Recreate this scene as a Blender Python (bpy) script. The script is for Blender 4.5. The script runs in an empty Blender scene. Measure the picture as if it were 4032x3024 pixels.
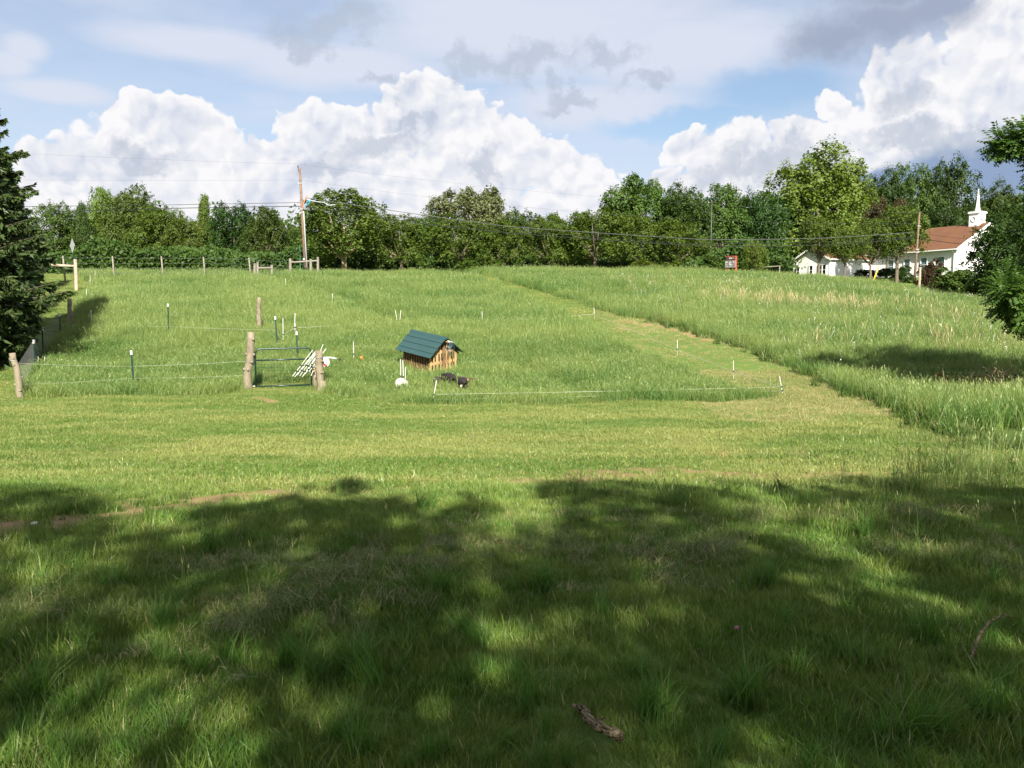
import bpy, bmesh, math, random
import numpy as np
from mathutils import Vector, Matrix, Euler, noise as mnoise

random.seed(7)
rng = np.random.default_rng(11)
SC = bpy.context.scene
COL = SC.collection
R = math.radians

# ------------------------------------------------------------------ camera
F_PX, CX, CY, HORIZ = 3290.0, 2016.0, 1512.0, 1230.0      # photograph's own pixel frame (4032 x 3024)
PITCH = math.atan((CY - HORIZ) / F_PX)
EYE = 1.62
cam_d = bpy.data.cameras.new('camera')
cam = bpy.data.objects.new('camera', cam_d); COL.objects.link(cam)
cam_d.sensor_fit = 'HORIZONTAL'; cam_d.sensor_width = 36.0
cam_d.lens = 36.0 * F_PX / 4032.0
cam_d.clip_start = 0.05; cam_d.clip_end = 6000
cam.location = (0, 0, EYE); cam.rotation_euler = (math.pi / 2 - PITCH, 0, 0)
SC.camera = cam

# ------------------------------------------------------------------ light and exposure
EXPO = 1.6
SUN_EL, SUN_T = R(35), R(-10)          # the sun stands behind the camera, a little to its right
SUN_STRENGTH = 5.0
vs = SC.view_settings
vs.view_transform = 'Standard'; vs.look = 'None'; vs.gamma = 1.0; vs.use_curve_mapping = False
vs.exposure = EXPO
sun_d = bpy.data.lights.new('sun', 'SUN'); sun = bpy.data.objects.new('sun', sun_d); COL.objects.link(sun)
sun_d.energy = SUN_STRENGTH; sun_d.angle = R(0.53); sun_d.color = (1.0, 0.93, 0.80)
to_sun = Vector((-math.sin(SUN_T) * math.cos(SUN_EL), -math.cos(SUN_T) * math.cos(SUN_EL), math.sin(SUN_EL)))
sun.rotation_euler = to_sun.to_track_quat('Z', 'Y').to_euler()
sun.location = (0, -30, 40)


class NT:
    """small helper to wire shader nodes"""
    def __init__(self, tree):
        self.t = tree; self.n = tree.nodes; self.l = tree.links
    def put(self, sock, v):
        if isinstance(v, bpy.types.NodeSocket): self.l.new(v, sock)
        elif v is not None:
            if hasattr(sock.default_value, '__len__') and not hasattr(v, '__len__'): v = (v,) * len(sock.default_value)
            if hasattr(v, '__len__') and len(v) == 3 and len(sock.default_value) == 4: v = (*v, 1)
            sock.default_value = v
    def m(self, op, a, b=None, c=None, clamp=False):
        n = self.n.new('ShaderNodeMath'); n.operation = op; n.use_clamp = clamp
        for i, v in enumerate((a, b, c)):
            if v is not None: self.put(n.inputs[i], v)
        return n.outputs[0]
    def v(self, op, a, b=None, out=0):
        n = self.n.new('ShaderNodeVectorMath'); n.operation = op
        self.put(n.inputs[0], a)
        if b is not None: self.put(n.inputs['Scale' if op == 'SCALE' else 1], b)
        return n.outputs['Value' if op in ('LENGTH', 'DOT_PRODUCT', 'DISTANCE') else 0]
    def noise(self, vec, scale, detail=4, rough=0.5, dist=0.0, dim='3D', w=None, out='Fac'):
        n = self.n.new('ShaderNodeTexNoise'); n.noise_dimensions = dim
        self.put(n.inputs['Vector'], vec); n.inputs['Scale'].default_value = scale
        n.inputs['Detail'].default_value = detail; n.inputs['Roughness'].default_value = rough
        n.inputs['Distortion'].default_value = dist
        return n.outputs[out]
    def vor(self, vec, scale, smooth=0.3, rnd=1.0, dim='3D'):
        n = self.n.new('ShaderNodeTexVoronoi'); n.voronoi_dimensions = dim; n.feature = 'SMOOTH_F1'
        self.put(n.inputs['Vector'], vec); n.inputs['Scale'].default_value = scale
        n.inputs['Smoothness'].default_value = smooth; n.inputs['Randomness'].default_value = rnd
        return n.outputs['Distance']
    def ss(self, v, lo, hi, a=0.0, b=1.0):
        n = self.n.new('ShaderNodeMapRange'); n.interpolation_type = 'SMOOTHSTEP'
        self.put(n.inputs['Value'], v); self.put(n.inputs['From Min'], lo); self.put(n.inputs['From Max'], hi)
        self.put(n.inputs['To Min'], a); self.put(n.inputs['To Max'], b)
        return n.outputs[0]
    def mix(self, f, a, b, typ='MIX'):
        n = self.n.new('ShaderNodeMix'); n.data_type = 'RGBA'; n.blend_type = typ; n.clamp_factor = True
        self.put(n.inputs[0], f); self.put(n.inputs[6], a); self.put(n.inputs[7], b)
        return n.outputs[2]
    def xyz(self, v):
        n = self.n.new('ShaderNodeSeparateXYZ'); self.put(n.inputs[0], v); return n.outputs
    def cxyz(self, x, y, z):
        n = self.n.new('ShaderNodeCombineXYZ')
        for i, q in enumerate((x, y, z)): self.put(n.inputs[i], q)
        return n.outputs[0]
    def map(self, vec, scale=(1, 1, 1), loc=(0, 0, 0), rot=(0, 0, 0)):
        n = self.n.new('ShaderNodeMapping'); self.put(n.inputs[0], vec)
        n.inputs['Scale'].default_value = scale; n.inputs['Location'].default_value = loc
        n.inputs['Rotation'].default_value = rot
        return n.outputs[0]


def cam_dir(px, py):
    cx, cy = (px - CX) / F_PX, (CY - py) / F_PX
    c, s = math.cos(PITCH), math.sin(PITCH)
    return np.array([cx, c + cy * s, -s + cy * c])

def sky_uv(px, py):
    d = cam_dir(px, py); d = d / np.linalg.norm(d)
    return math.atan2(d[0], d[1]), math.asin(d[2])

# ------------------------------------------------------------------ world: Nishita sky with procedural clouds
def srgb(r, g, b):
    f = lambda c: (c / 255 / 12.92) if c / 255 <= 0.04045 else ((c / 255 + 0.055) / 1.055) ** 2.4
    return (f(r), f(g), f(b))

SKY_STRENGTH = 0.05
def build_world():
    w = bpy.data.worlds.new('World'); SC.world = w; w.use_nodes = True
    nt = w.node_tree; nt.nodes.clear(); N = NT(nt)
    out = nt.nodes.new('ShaderNodeOutputWorld'); bg = nt.nodes.new('ShaderNodeBackground')
    bg.inputs['Strength'].default_value = SKY_STRENGTH
    nt.links.new(bg.outputs[0], out.inputs[0])
    sky = nt.nodes.new('ShaderNodeTexSky'); sky.sky_type = 'NISHITA'; sky.sun_disc = False
    sky.sun_elevation = SUN_EL; sky.sun_rotation = math.pi + SUN_T
    sky.air_density = 1.0; sky.dust_density = 1.5; sky.ozone_density = 1.2
    tc = nt.nodes.new('ShaderNodeTexCoord'); D = tc.outputs['Generated']
    x, y, z = N.xyz(D)
    az = N.m('ARCTAN2', x, y); el = N.m('ARCSINE', z)
    P = N.cxyz(az, el, 0.0)
    k = 1.0 / (SKY_STRENGTH * 2 ** EXPO)
    C = lambda r, g, b: tuple(c * k for c in srgb(r, g, b))

    def shape(Pv, blobs):
        """domes: union of soft ellipses given in the photograph's sky"""
        acc = None
        for (px, py, rx, ry) in blobs:
            u, v = sky_uv(px, py); u1, _ = sky_uv(px + rx, py); _, v1 = sky_uv(px, py - ry)
            a, b = abs(u1 - u), abs(v1 - v)
            q = N.v('MULTIPLY', N.v('SUBTRACT', Pv, (u, v, 0)), (1 / a, 1 / b, 1))
            d = N.v('LENGTH', q)
            s = N.m('SUBTRACT', 1.0, d)
            acc = s if acc is None else N.m('SMOOTH_MAX', acc, s, 0.12)
        return acc

    warp = N.noise(P, 11.0, 4, 0.6, out='Color')
    Pw = N.v('ADD', P, N.v('SCALE', N.v('SUBTRACT', warp, (0.5, 0.5, 0.5)), 0.07))

    cum = [(600, 590, 270, 210), (560, 440, 190, 95), (700, 470, 150, 95), (420, 640, 200, 140), (230, 690, 200, 130), (880, 640, 130, 130),
           (800, 520, 110, 110), (520, 760, 420, 130), (1260, 470, 160, 90), (1330, 520, 120, 80), (1100, 640, 260, 110), (1030, 560, 60, 55),
           (1420, 600, 260, 150), (1700, 380, 170, 100), (1760, 480, 170, 160), (1600, 490, 140, 100), (1880, 600, 260, 170), (2060, 640, 230, 130), (2230, 690, 180, 110),
           (1500, 780, 700, 160), (2350, 780, 130, 90), (700, 860, 900, 130), (2000, 860, 500, 130)]
    cumr = [(2700, 570, 85, 60), (2860, 610, 170, 120), (2640, 680, 70, 50), (2950, 720, 330, 100), (3260, 425, 95, 60), (3150, 540, 110, 70), (3400, 540, 280, 100),
            (3240, 620, 260, 80), (3480, 330, 130, 120), (3620, 320, 190, 140), (3860, 330, 260, 190), (3960, 150, 260, 230), (3850, 420, 260, 90), (4250, 200, 300, 420), (3700, 480, 400, 90)]
    grey = [(1330, 95, 250, 100), (1200, 160, 150, 70), (1960, 245, 260, 75), (2110, 262, 220, 70), (2360, 190, 180, 62), (1520, 345, 110, 50),
            (1610, 475, 130, 42), (1890, 620, 90, 60), (2240, 395, 150, 50), (2560, 310, 150, 60), (1480, 560, 220, 80), (1300, 630, 170, 60), (560, 620, 200, 60), (3010, 650, 260, 90), (3580, 560, 260, 70), (3540, 400, 130, 120), (3920, 560, 260, 60), (2900, 690, 200, 60)]
    dark = [(3480, 90, 330, 120), (3300, 150, 240, 90), (3660, 60, 200, 100), (3560, -60, 360, 120)]
    storm = [(3900, 650, 560, 140), (3500, 690, 420, 70), (4500, 600, 500, 200)]
    veil = [(2100, 120, 950, 230), (2700, 200, 600, 180), (1300, 260, 600, 120), (2300, 420, 500, 110), (800, 180, 500, 90), (100, 190, 120, 75), (40, 250, 130, 70), (230, 360, 260, 60)]
    blue_hole = [(3050, 360, 260, 120), (2700, 480, 350, 60)]

    # billow detail shared by the white clouds
    def billow(Pv):
        b1 = N.m('SUBTRACT', 0.55, N.vor(Pv, 20, 0.2, dim='2D'))
        b2 = N.m('SUBTRACT', 0.55, N.vor(Pv, 48, 0.2, dim='2D'))
        b4 = N.m('SUBTRACT', 0.55, N.vor(Pv, 105, 0.2, dim='2D'))
        b3 = N.m('SUBTRACT', N.noise(Pv, 70, 5, 0.6), 0.5)
        s = N.m('MULTIPLY', b1, 0.40)
        s = N.m('MULTIPLY_ADD', b2, 0.40, s)
        s = N.m('MULTIPLY_ADD', b4, 0.13, s)
        return N.m('MULTIPLY_ADD', b3, 0.26, s)
    # away from the picture the same cumulus goes on, broken up by noise
    far = N.ss(N.m('ABSOLUTE', az), 0.72, 0.95)
    gen = N.m('MULTIPLY_ADD', N.noise(N.map(P, (1.0, 2.2, 1)), 3.2, 4, 0.5), 3.2, -1.55)
    gen = N.m('SUBTRACT', gen, N.m('MULTIPLY', N.ss(el, 0.25, 0.7), 0.35))

    def cum_field(Pv):
        S = N.m('MAXIMUM', shape(Pv, cum), shape(Pv, cumr))
        S = N.m('MAXIMUM', N.m('SUBTRACT', S, N.m('MULTIPLY', far, 3.0)), N.m('SUBTRACT', gen, N.m('MULTIPLY', N.m('SUBTRACT', 1.0, far), 3.0)))
        S = N.m('MINIMUM', S, 0.75)
        return S
    S0 = cum_field(Pw)
    B0 = billow(Pw); B1 = billow(N.v('ADD', Pw, (-0.006, 0.012, 0)))
    F0 = N.m('ADD', S0, N.m('MULTIPLY_ADD', B0, 1.0, -0.02))
    a_c = N.ss(F0, -0.03, 0.14)
    # relief: billows that face up and left, to the sun, are whiter; hollows and undersides are grey
    rel = N.m('SUBTRACT', B0, B1)
    big = N.noise(Pw, 11, 3, 0.55)
    lit = N.m('MULTIPLY_ADD', rel, 1.35, 0.80)
    lit = N.m('MULTIPLY_ADD', N.m('SUBTRACT', big, 0.5), -1.5, lit)
    edge = N.ss(F0, 0.05, 0.55, 0.16, -0.12)
    lit = N.m('ADD', lit, edge, clamp=True)
    c_col = N.mix(lit, C(204, 213, 231), C(251, 250, 252))

    # base sky: Nishita, whitened by a thin high veil
    vnoise = N.noise(N.map(P, (1.0, 3.0, 1), rot=(0, 0, R(-12))), 5.5, 5, 0.55)
    V = N.m('MAXIMUM', N.m('SUBTRACT', shape(P, veil), N.m('MULTIPLY', far, 3)), N.m('MULTIPLY', far, 0.25))
    a_v = N.ss(N.m('ADD', V, N.m('MULTIPLY_ADD', vnoise, 1.3, -0.65)), -0.35, 0.65, 0.30, 0.95)
    hole = N.ss(shape(Pw, blue_hole), -0.35, 0.5)
    a_v = N.m('MULTIPLY', a_v, N.m('SUBTRACT', 1.0, N.m('MULTIPLY', hole, 0.85)))
    col = N.mix(a_v, sky.outputs[0], C(222, 228, 243))
    # storm-blue base under the right-hand cloud
    a_s = N.ss(N.m('ADD', shape(Pw, storm), N.m('MULTIPLY', B0, 0.25)), -0.15, 0.5, 0, 0.92)
    # cumulus
    col = N.mix(a_c, col, c_col)
    col = N.mix(a_s, col, C(143, 164, 199))
    # soft grey scraps and the dark one upper right
    w2 = N.noise(P, 20.0, 5, 0.6, out='Color')
    Pg = N.v('ADD', P, N.v('SCALE', N.v('SUBTRACT', w2, (0.5, 0.5, 0.5)), 0.11))
    gn = N.noise(N.map(Pg, (1, 1.5, 1)), 24, 7, 0.66)
    gF = N.m('ADD', shape(Pg, grey), N.m('MULTIPLY_ADD', gn, 1.35, -0.66))
    col = N.mix(N.ss(gF, -0.12, 0.80, 0, 0.66), col, C(182, 193, 211))
    dF = N.m('ADD', shape(Pw, dark), N.m('MULTIPLY_ADD', gn, 0.7, -0.35))
    col = N.mix(N.ss(dF, -0.35, 0.75, 0, 0.88), col, C(160, 171, 195))
    nt.links.new(col, bg.inputs['Color'])
build_world()

# ------------------------------------------------------------------ terrain
PROF = np.array([(-60, 1.2), (-20, 0.35), (-6, 0.05), (0, 0.0), (4, -0.03), (7.0, -0.12), (8.6, -0.25), (10.5, -0.52), (13, -0.70), (18, -0.82), (22, -0.84),
                 (26.5, -0.80), (30, -0.45), (35, 0.12), (42, 0.88), (55, 2.35), (66, 3.65), (74, 4.55), (79, 5.02), (84, 5.3), (92, 5.55), (105, 5.9), (130, 6.2), (200, 6.2), (600, 8.0), (4000, 8.0)])
_fy = np.linspace(-60, 4000, 40601)
_fz = np.interp(_fy, PROF[:, 0], PROF[:, 1])
_k = np.exp(-0.5 * (np.arange(-40, 41) / 12.0) ** 2); _k /= _k.sum()
_fz = np.convolve(np.pad(_fz, 40, mode='edge'), _k, mode='valid')

def sstep(a, b, x):
    t = np.clip((x - a) / (b - a), 0, 1); return t * t * (3 - 2 * t)

def gz(x, y):
    x = np.asarray(x, float); y = np.asarray(y, float)
    z = np.interp(y, _fy, _fz)
    z = z - 2.5 * sstep(24, 48, x) * sstep(32, 62, y) * (1 - sstep(80, 100, y))
    z = z + 0.035 * np.sin(x * 1.3 + 0.7 * y) * np.cos(y * 0.9 - x * 0.4) * sstep(2, 5, y) * (1 - sstep(30, 60, y)) \
          + 0.016 * np.sin(x * 3.1 + 1.1) * np.sin(y * 3.7 + x) * (1 - sstep(15, 30, y))
    z = z + 0.20 * np.sin(x * 0.11 + 1.0) * np.sin(y * 0.09 + 0.5) * sstep(25, 50, y) * (1 - sstep(76, 100, y))
    return z

def G(px, py, hid=0.0):
    """ground point seen at a pixel of the photograph; hid = metres of grass that hide its foot"""
    d = cam_dir(px, py); o = np.array([0, 0, EYE])
    ts = np.concatenate([np.linspace(1.5, 60, 3000), np.linspace(60, 400, 3000)])
    p = o + ts[:, None] * d
    below = np.nonzero(p[:, 2] < gz(p[:, 0], p[:, 1]) + hid)[0]
    t = ts[below[0]] if len(below) else 90.0
    q = o + t * d
    return Vector((q[0], q[1], float(gz(q[0], q[1]))))

def at(px, Y, py=None):
    """the point at depth Y in the column px (and row py, or on the ground)"""
    if py is None:
        z = 0.0
        for _ in range(4):
            X = (px - CX) / F_PX * (Y * math.cos(PITCH) - (z - EYE) * math.sin(PITCH)); z = float(gz(X, Y))
        return Vector((X, Y, z))
    d = cam_dir(px, py); t = Y / d[1]
    return Vector((d[0] * t, Y, EYE + d[2] * t))

def pt_seg(px, py, pts):
    """distance of many points from a polyline"""
    best = np.full(len(px), 1e9)
    for (ax, ay), (bx, by) in zip(pts[:-1], pts[1:]):
        dx, dy = bx - ax, by - ay; L = dx * dx + dy * dy + 1e-9
        t = np.clip(((px - ax) * dx + (py - ay) * dy) / L, 0, 1)
        best = np.minimum(best, np.hypot(px - ax - t * dx, py - ay - t * dy))
    return best

def in_poly(x, y, poly):
    c = np.zeros(len(x), bool); n = len(poly)
    for i in range(n):
        x0, y0 = poly[i]; x1, y1 = poly[(i + 1) % n]
        hit = ((y0 > y) != (y1 > y)) & (x < (x1 - x0) * (y - y0) / (y1 - y0 + 1e-12) + x0)
        c ^= hit
    return c

def gl(pts, hid=0.0): return [(lambda p: (p.x, p.y))(G(a, b, hid)) for a, b in pts]

# smooth value noise in numpy for masks
def vnoise(x, y, s, seed=0):
    x = np.asarray(x) * s + seed * 17.3; y = np.asarray(y) * s - seed * 9.1
    xi, yi = np.floor(x).astype(np.int64), np.floor(y).astype(np.int64); fx, fy = x - xi, y - yi
    fx = fx * fx * (3 - 2 * fx); fy = fy * fy * (3 - 2 * fy)
    def h(a, b):
        n = (a * 374761393 + b * 668265263 + seed * 1442695) & 0x7fffffff
        n = ((n ^ (n >> 13)) * 1274126177) & 0x7fffffff
        return ((n ^ (n >> 16)) & 0xffff) / 65535.0
    return (h(xi, yi) * (1 - fx) + h(xi + 1, yi) * fx) * (1 - fy) + (h(xi, yi + 1) * (1 - fx) + h(xi + 1, yi + 1) * fx) * fy

# field layout: where the grass stands tall
PADDOCK = gl([(78, 1572), (520, 1556), (940, 1547), (985, 1512), (1245, 1508), (1300, 1546), (1500, 1580), (1700, 1596), (2200, 1594), (2700, 1582), (3060, 1568)]) + \
          gl([(2940, 1500), (2790, 1450), (2630, 1392), (2450, 1330), (2320, 1285)], 0.42) + \
          [(lambda p: (p.x, p.y))(at(a, b)) for a, b in ((2225, 46), (2085, 55), (1920, 66), (1740, 84), (300, 84))] + \
          [(lambda p: (p.x, p.y))(at(a, b)) for a, b in ((372, 66), (352, 58), (338, 51), (300, 43), (240, 37), (172, 31.5), (128, 29))]
RIGHTF = gl([(4500, 1800), (4032, 1775), (3880, 1752), (3718, 1700), (3640, 1650), (3463, 1577), (3208, 1486), (2916, 1366), (2720, 1306), (2580, 1268)]) + \
         [(lambda p: (p.x, p.y))(at(a, b)) for a, b in ((2440, 48.5), (2270, 56), (2050, 66), (1840, 84), (2600, 84), (3300, 80), (3700, 74), (4032, 66), (4700, 50))]
EDGE_R = RIGHTF[:10]
PATH2 = [(lambda p: (p.x, p.y))(at(a, b)) for a, b in ((1600, 43), (1440, 50), (1290, 58), (1120, 70), (1000, 82))]
PATH3 = [(lambda p: (p.x, p.y))(at(a, b)) for a, b in ((1480, 43.5), (1800, 44), (2100, 43.5), (2360, 43))]
PATH4 = gl([(1480, 1470), (1620, 1585)], 0.4)
PATH5 = gl([(2010, 1400), (2180, 1450), (2380, 1545)], 0.4)
SOIL = [(gl([(1880, 1895), (2300, 1882), (2900, 1872), (3500, 1868), (4000, 1880)]), 0.75, 0.98), (gl([(-60, 2075), (250, 2050), (520, 2020), (700, 1990), (1080, 1950)]), 0.55, 1.1),
        (gl([(1010, 1562), (1075, 1585)]), 0.18, 1.0), (gl([(1130, 1546), (1195, 1552)]), 0.2, 1.0), (gl([(1250, 1543), (1300, 1548)]), 0.12, 1.0), (gl([(1560, 1920), (1780, 1912)]), 0.25, 0.8),
        (gl([(700, 2530), (860, 2600)]), 0.1, 0.6), (gl([(2400, 1790), (3000, 1795), (3500, 1800)]), 0.5, 0.6), (gl([(300, 1575), (470, 1570)]), 0.2, 0.5),
        (gl([(470, 1375), (560, 1370)], 0.5), 0.4, 0.9), (gl([(2440, 1262), (2640, 1292), (2800, 1340)]), 0.6, 0.6)]

def soil_at(x, y):
    s = np.zeros(len(x))
    n = vnoise(x, y, 2.3, 3) * 0.6 + vnoise(x, y, 7.0, 4) * 0.5
    for line, wd, k in SOIL:
        d = pt_seg(x, y, line)
        s = np.maximum(s, k * (1 - sstep(0.3, 1.2, d / wd + (n - 0.55) * 2.2)))
    return s

def tall_at(x, y):
    """0 mown .. 1 tall"""
    wob = (vnoise(x, y, 1.3, 8) - 0.5) * 0.5
    t = in_poly(x + wob, y + wob, PADDOCK) | in_poly(x + wob, y + wob, RIGHTF)
    h = np.where(t, 1.0, 0.0)
    h = h * (1 - 0.76 * (1 - sstep(0.4, 1.2, pt_seg(x, y, PATH2))))
    h = h * (1 - 0.70 * (1 - sstep(0.4, 1.1, pt_seg(x, y, PATH3))))
    h = h * (1 - 0.60 * (1 - sstep(0.2, 0.6, pt_seg(x, y, PATH4))))
    h = h * (1 - 0.55 * (1 - sstep(0.2, 0.7, pt_seg(x, y, PATH5))))
    return h

# ------------------------------------------------------------------ helpers: meshes and objects
def tagit(o, label=None, cat=None, group=None, kind=None):
    if label: o['label'] = label
    if cat: o['category'] = cat
    if group: o['group'] = group
    if kind: o['kind'] = kind
    return o

def empty(name, loc, rot=(0, 0, 0), **kw):
    o = bpy.data.objects.new(name, None); COL.objects.link(o); o.location = loc; o.rotation_euler = rot
    o.empty_display_size = 0.2
    return tagit(o, **kw)

def link_mesh(name, me, parent=None, loc=None, rot=None, scale=None):
    o = bpy.data.objects.new(name, me); COL.objects.link(o)
    if parent: o.parent = parent
    if loc is not None: o.location = loc
    if rot is not None: o.rotation_euler = rot
    if scale is not None: o.scale = scale
    return o

def np_mesh(name, verts, quads=None, tris=None, mat=None, attr=None, smooth=False):
    me = bpy.data.meshes.new(name)
    verts = np.ascontiguousarray(verts, np.float32)
    nq = 0 if quads is None else len(quads); nt_ = 0 if tris is None else len(tris)
    me.vertices.add(len(verts)); me.vertices.foreach_set('co', verts.ravel())
    loops = np.concatenate([np.asarray(quads, np.int32).ravel() if nq else np.zeros(0, np.int32),
                            np.asarray(tris, np.int32).ravel() if nt_ else np.zeros(0, np.int32)])
    starts = np.concatenate([np.arange(nq) * 4, nq * 4 + np.arange(nt_) * 3]).astype(np.int32)
    me.loops.add(len(loops)); me.loops.foreach_set('vertex_index', loops)
    me.polygons.add(len(starts)); me.polygons.foreach_set('loop_start', starts)
    if attr is not None:
        for an, arr in attr.items():
            a = me.attributes.new(an, 'FLOAT_COLOR', 'POINT')
            a.data.foreach_set('color', np.ascontiguousarray(arr, np.float32).ravel())
    me.update(calc_edges=True); me.validate()
    if smooth: me.polygons.foreach_set('use_smooth', [True] * len(me.polygons))
    if mat: me.materials.append(mat)
    return me

class MB:
    def __init__(self): self.v = []; self.f = []
    def add(self, vs_, fs_):
        b = len(self.v); self.v += [tuple(p) for p in vs_]; self.f += [tuple(b + i for i in f) for f in fs_]; return self
    def box(self, c, s, M=None):
        c = Vector(c); h = Vector(s) * 0.5
        vs_ = [c + Vector((sx * h.x, sy * h.y, sz * h.z)) for sz in (-1, 1) for sy in (-1, 1) for sx in (-1, 1)]
        if M is not None: vs_ = [M @ p for p in vs_]
        return self.add(vs_, [(0, 2, 3, 1), (4, 5, 7, 6), (0, 1, 5, 4), (2, 6, 7, 3), (0, 4, 6, 2), (1, 3, 7, 5)])
    def hexa(self, bottom, top):
        return self.add(list(bottom) + list(top), [(3, 2, 1, 0), (4, 5, 6, 7), (0, 1, 5, 4), (1, 2, 6, 5), (2, 3, 7, 6), (3, 0, 4, 7)])
    def prism(self, poly, d):
        n = len(poly); poly = [Vector(p) for p in poly]; d = Vector(d)
        return self.add(poly + [p + d for p in poly], [tuple(range(n))[::-1], tuple(range(n, 2 * n))] + [(i, (i + 1) % n, n + (i + 1) % n, n + i) for i in range(n)])
    def tube(self, pts, rad, n=8, cap=True, jit=0.0, seed=0):
        pts = [Vector(p) for p in pts]
        if not hasattr(rad, '__len__'): rad = [rad] * len(pts)
        rr = random.Random(seed); vs_ = []; up = None
        for i, p in enumerate(pts):
            t = (pts[min(i + 1, len(pts) - 1)] - pts[max(i - 1, 0)]).normalized()
            if up is None:
                a = Vector((0, 0, 1)) if abs(t.z) < 0.9 else Vector((1, 0, 0)); up = t.cross(a).normalized()
            up = (up - t * up.dot(t)).normalized(); w = t.cross(up)
            for k in range(n):
                a = 2 * math.pi * k / n; r = rad[i] * (1 + jit * (rr.random() - 0.5) * 2)
                vs_.append(p + (up * math.cos(a) + w * math.sin(a)) * r)
        fs_ = [(i * n + k, i * n + (k + 1) % n, (i + 1) * n + (k + 1) % n, (i + 1) * n + k) for i in range(len(pts) - 1) for k in range(n)]
        if cap: fs_ += [tuple(range(n))[::-1], tuple(range((len(pts) - 1) * n, len(pts) * n))]
        return self.add(vs_, fs_)
    def lathe(self, prof, n=16, axis=Matrix.Identity(4)):
        vs_ = []
        for (r, z) in prof:
            for k in range(n):
                a = 2 * math.pi * k / n; vs_.append(axis @ Vector((r * math.cos(a), r * math.sin(a), z)))
        fs_ = [(i * n + k, i * n + (k + 1) % n, (i + 1) * n + (k + 1) % n, (i + 1) * n + k) for i in range(len(prof) - 1) for k in range(n)]
        fs_ += [tuple(range(n))[::-1], tuple(range((len(prof) - 1) * n, len(prof) * n))]
        return self.add(vs_, fs_)
    def mesh(self, name, mat, smooth=False):
        me = bpy.data.meshes.new(name); me.from_pydata([tuple(p) for p in self.v], [], self.f); me.update()
        bm = bmesh.new(); bm.from_mesh(me); bmesh.ops.recalc_face_normals(bm, faces=bm.faces); bm.to_mesh(me); bm.free()
        if mat: me.materials.append(mat)
        if smooth: me.polygons.foreach_set('use_smooth', [True] * len(me.polygons))
        return me
    def build(self, name, mat, parent=None, smooth=False, **kw):
        return tagit(link_mesh(name, self.mesh(name, mat, smooth), parent), **kw)

# ------------------------------------------------------------------ materials
def new_mat(name):
    m = bpy.data.materials.new(name); m.use_nodes = True
    nt = m.node_tree; nt.nodes.clear(); N = NT(nt)
    o = nt.nodes.new('ShaderNodeOutputMaterial')
    return m, N, o

def principled(N, o, col, rough=0.7, metal=0.0, spec=0.3, bump=None, bdist=0.01, bstr=0.5):
    b = N.n.new('ShaderNodeBsdfPrincipled'); N.put(b.inputs['Base Color'], col); N.put(b.inputs['Roughness'], rough)
    N.put(b.inputs['Metallic'], metal); b.inputs['Specular IOR Level'].default_value = spec
    if bump is not None:
        bn = N.n.new('ShaderNodeBump'); bn.inputs['Strength'].default_value = bstr; bn.inputs['Distance'].default_value = bdist
        N.put(bn.inputs['Height'], bump); N.l.new(bn.outputs[0], b.inputs['Normal'])
    N.l.new(b.outputs[0], o.inputs[0]); return b

def objco(N): return N.n.new('ShaderNodeTexCoord').outputs['Object']
def pos(N): return N.n.new('ShaderNodeNewGeometry').outputs['Position']

def m_plain(name, col, rough=0.6, metal=0.0, var=0.25, scale=8.0, spec=0.3):
    m, N, o = new_mat(name); n = N.noise(objco(N), scale, 4, 0.6)
    c = N.mix(n, tuple(v * (1 - var) for v in col), tuple(v * (1 + var) for v in col))
    principled(N, o, c, rough, metal, spec, bump=n, bdist=0.004, bstr=0.3); return m

def m_wood(name, c1, c2, sc=(30, 30, 2.5), rough=0.8, knots=True):
    m, N, o = new_mat(name); p = objco(N)
    n = N.noise(N.map(p, sc), 1.0, 5, 0.65, 0.4); n2 = N.noise(p, 4.0, 3, 0.5)
    c = N.mix(n, c1, c2); c = N.mix(N.ss(n2, 0.45, 0.75, 0, 0.5), c, tuple(v * 0.45 for v in c1))
    principled(N, o, c, rough, 0, 0.2, bump=n, bdist=0.012, bstr=0.7); return m

def m_leaf(name, mult=1.0, trans=0.36, varc=0.35, rough=0.55, patch=0.6):
    """foliage: colour from each object's own colour, varied leaf by leaf and clump by clump"""
    m, N, o = new_mat(name)
    oi = N.n.new('ShaderNodeObjectInfo'); at_ = N.n.new('ShaderNodeAttribute'); at_.attribute_name = 'tint'
    r = N.xyz(at_.outputs['Vector'])
    n = N.noise(objco(N), 9.0, 3, 0.5)
    base = oi.outputs['Color']
    hi = N.mix(1.0, base, (1.55, 1.35, 0.9), 'MULTIPLY'); lo = N.mix(1.0, base, (0.62, 0.70, 0.75), 'MULTIPLY')
    c = N.mix(N.m('MULTIPLY_ADD', r[0], varc * 2, 0.5 - varc), lo, hi)
    c = N.mix(N.ss(n, 0.35, 0.7, 0, patch), c, N.mix(1.0, base, (1.25, 1.15, 0.55), 'MULTIPLY'))
    d = N.n.new('ShaderNodeBsdfPrincipled'); N.put(d.inputs['Base Color'], c); d.inputs['Roughness'].default_value = rough
    d.inputs['Specular IOR Level'].default_value = 0.25
    t = N.n.new('ShaderNodeBsdfTranslucent'); N.put(t.inputs['Color'], N.mix(1.0, c, (1.15, 1.2, 0.5), 'MULTIPLY'))
    mx = N.n.new('ShaderNodeMixShader'); mx.inputs[0].default_value = trans
    N.l.new(d.outputs[0], mx.inputs[1]); N.l.new(t.outputs[0], mx.inputs[2]); N.l.new(mx.outputs[0], o.inputs[0])
    return m

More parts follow.
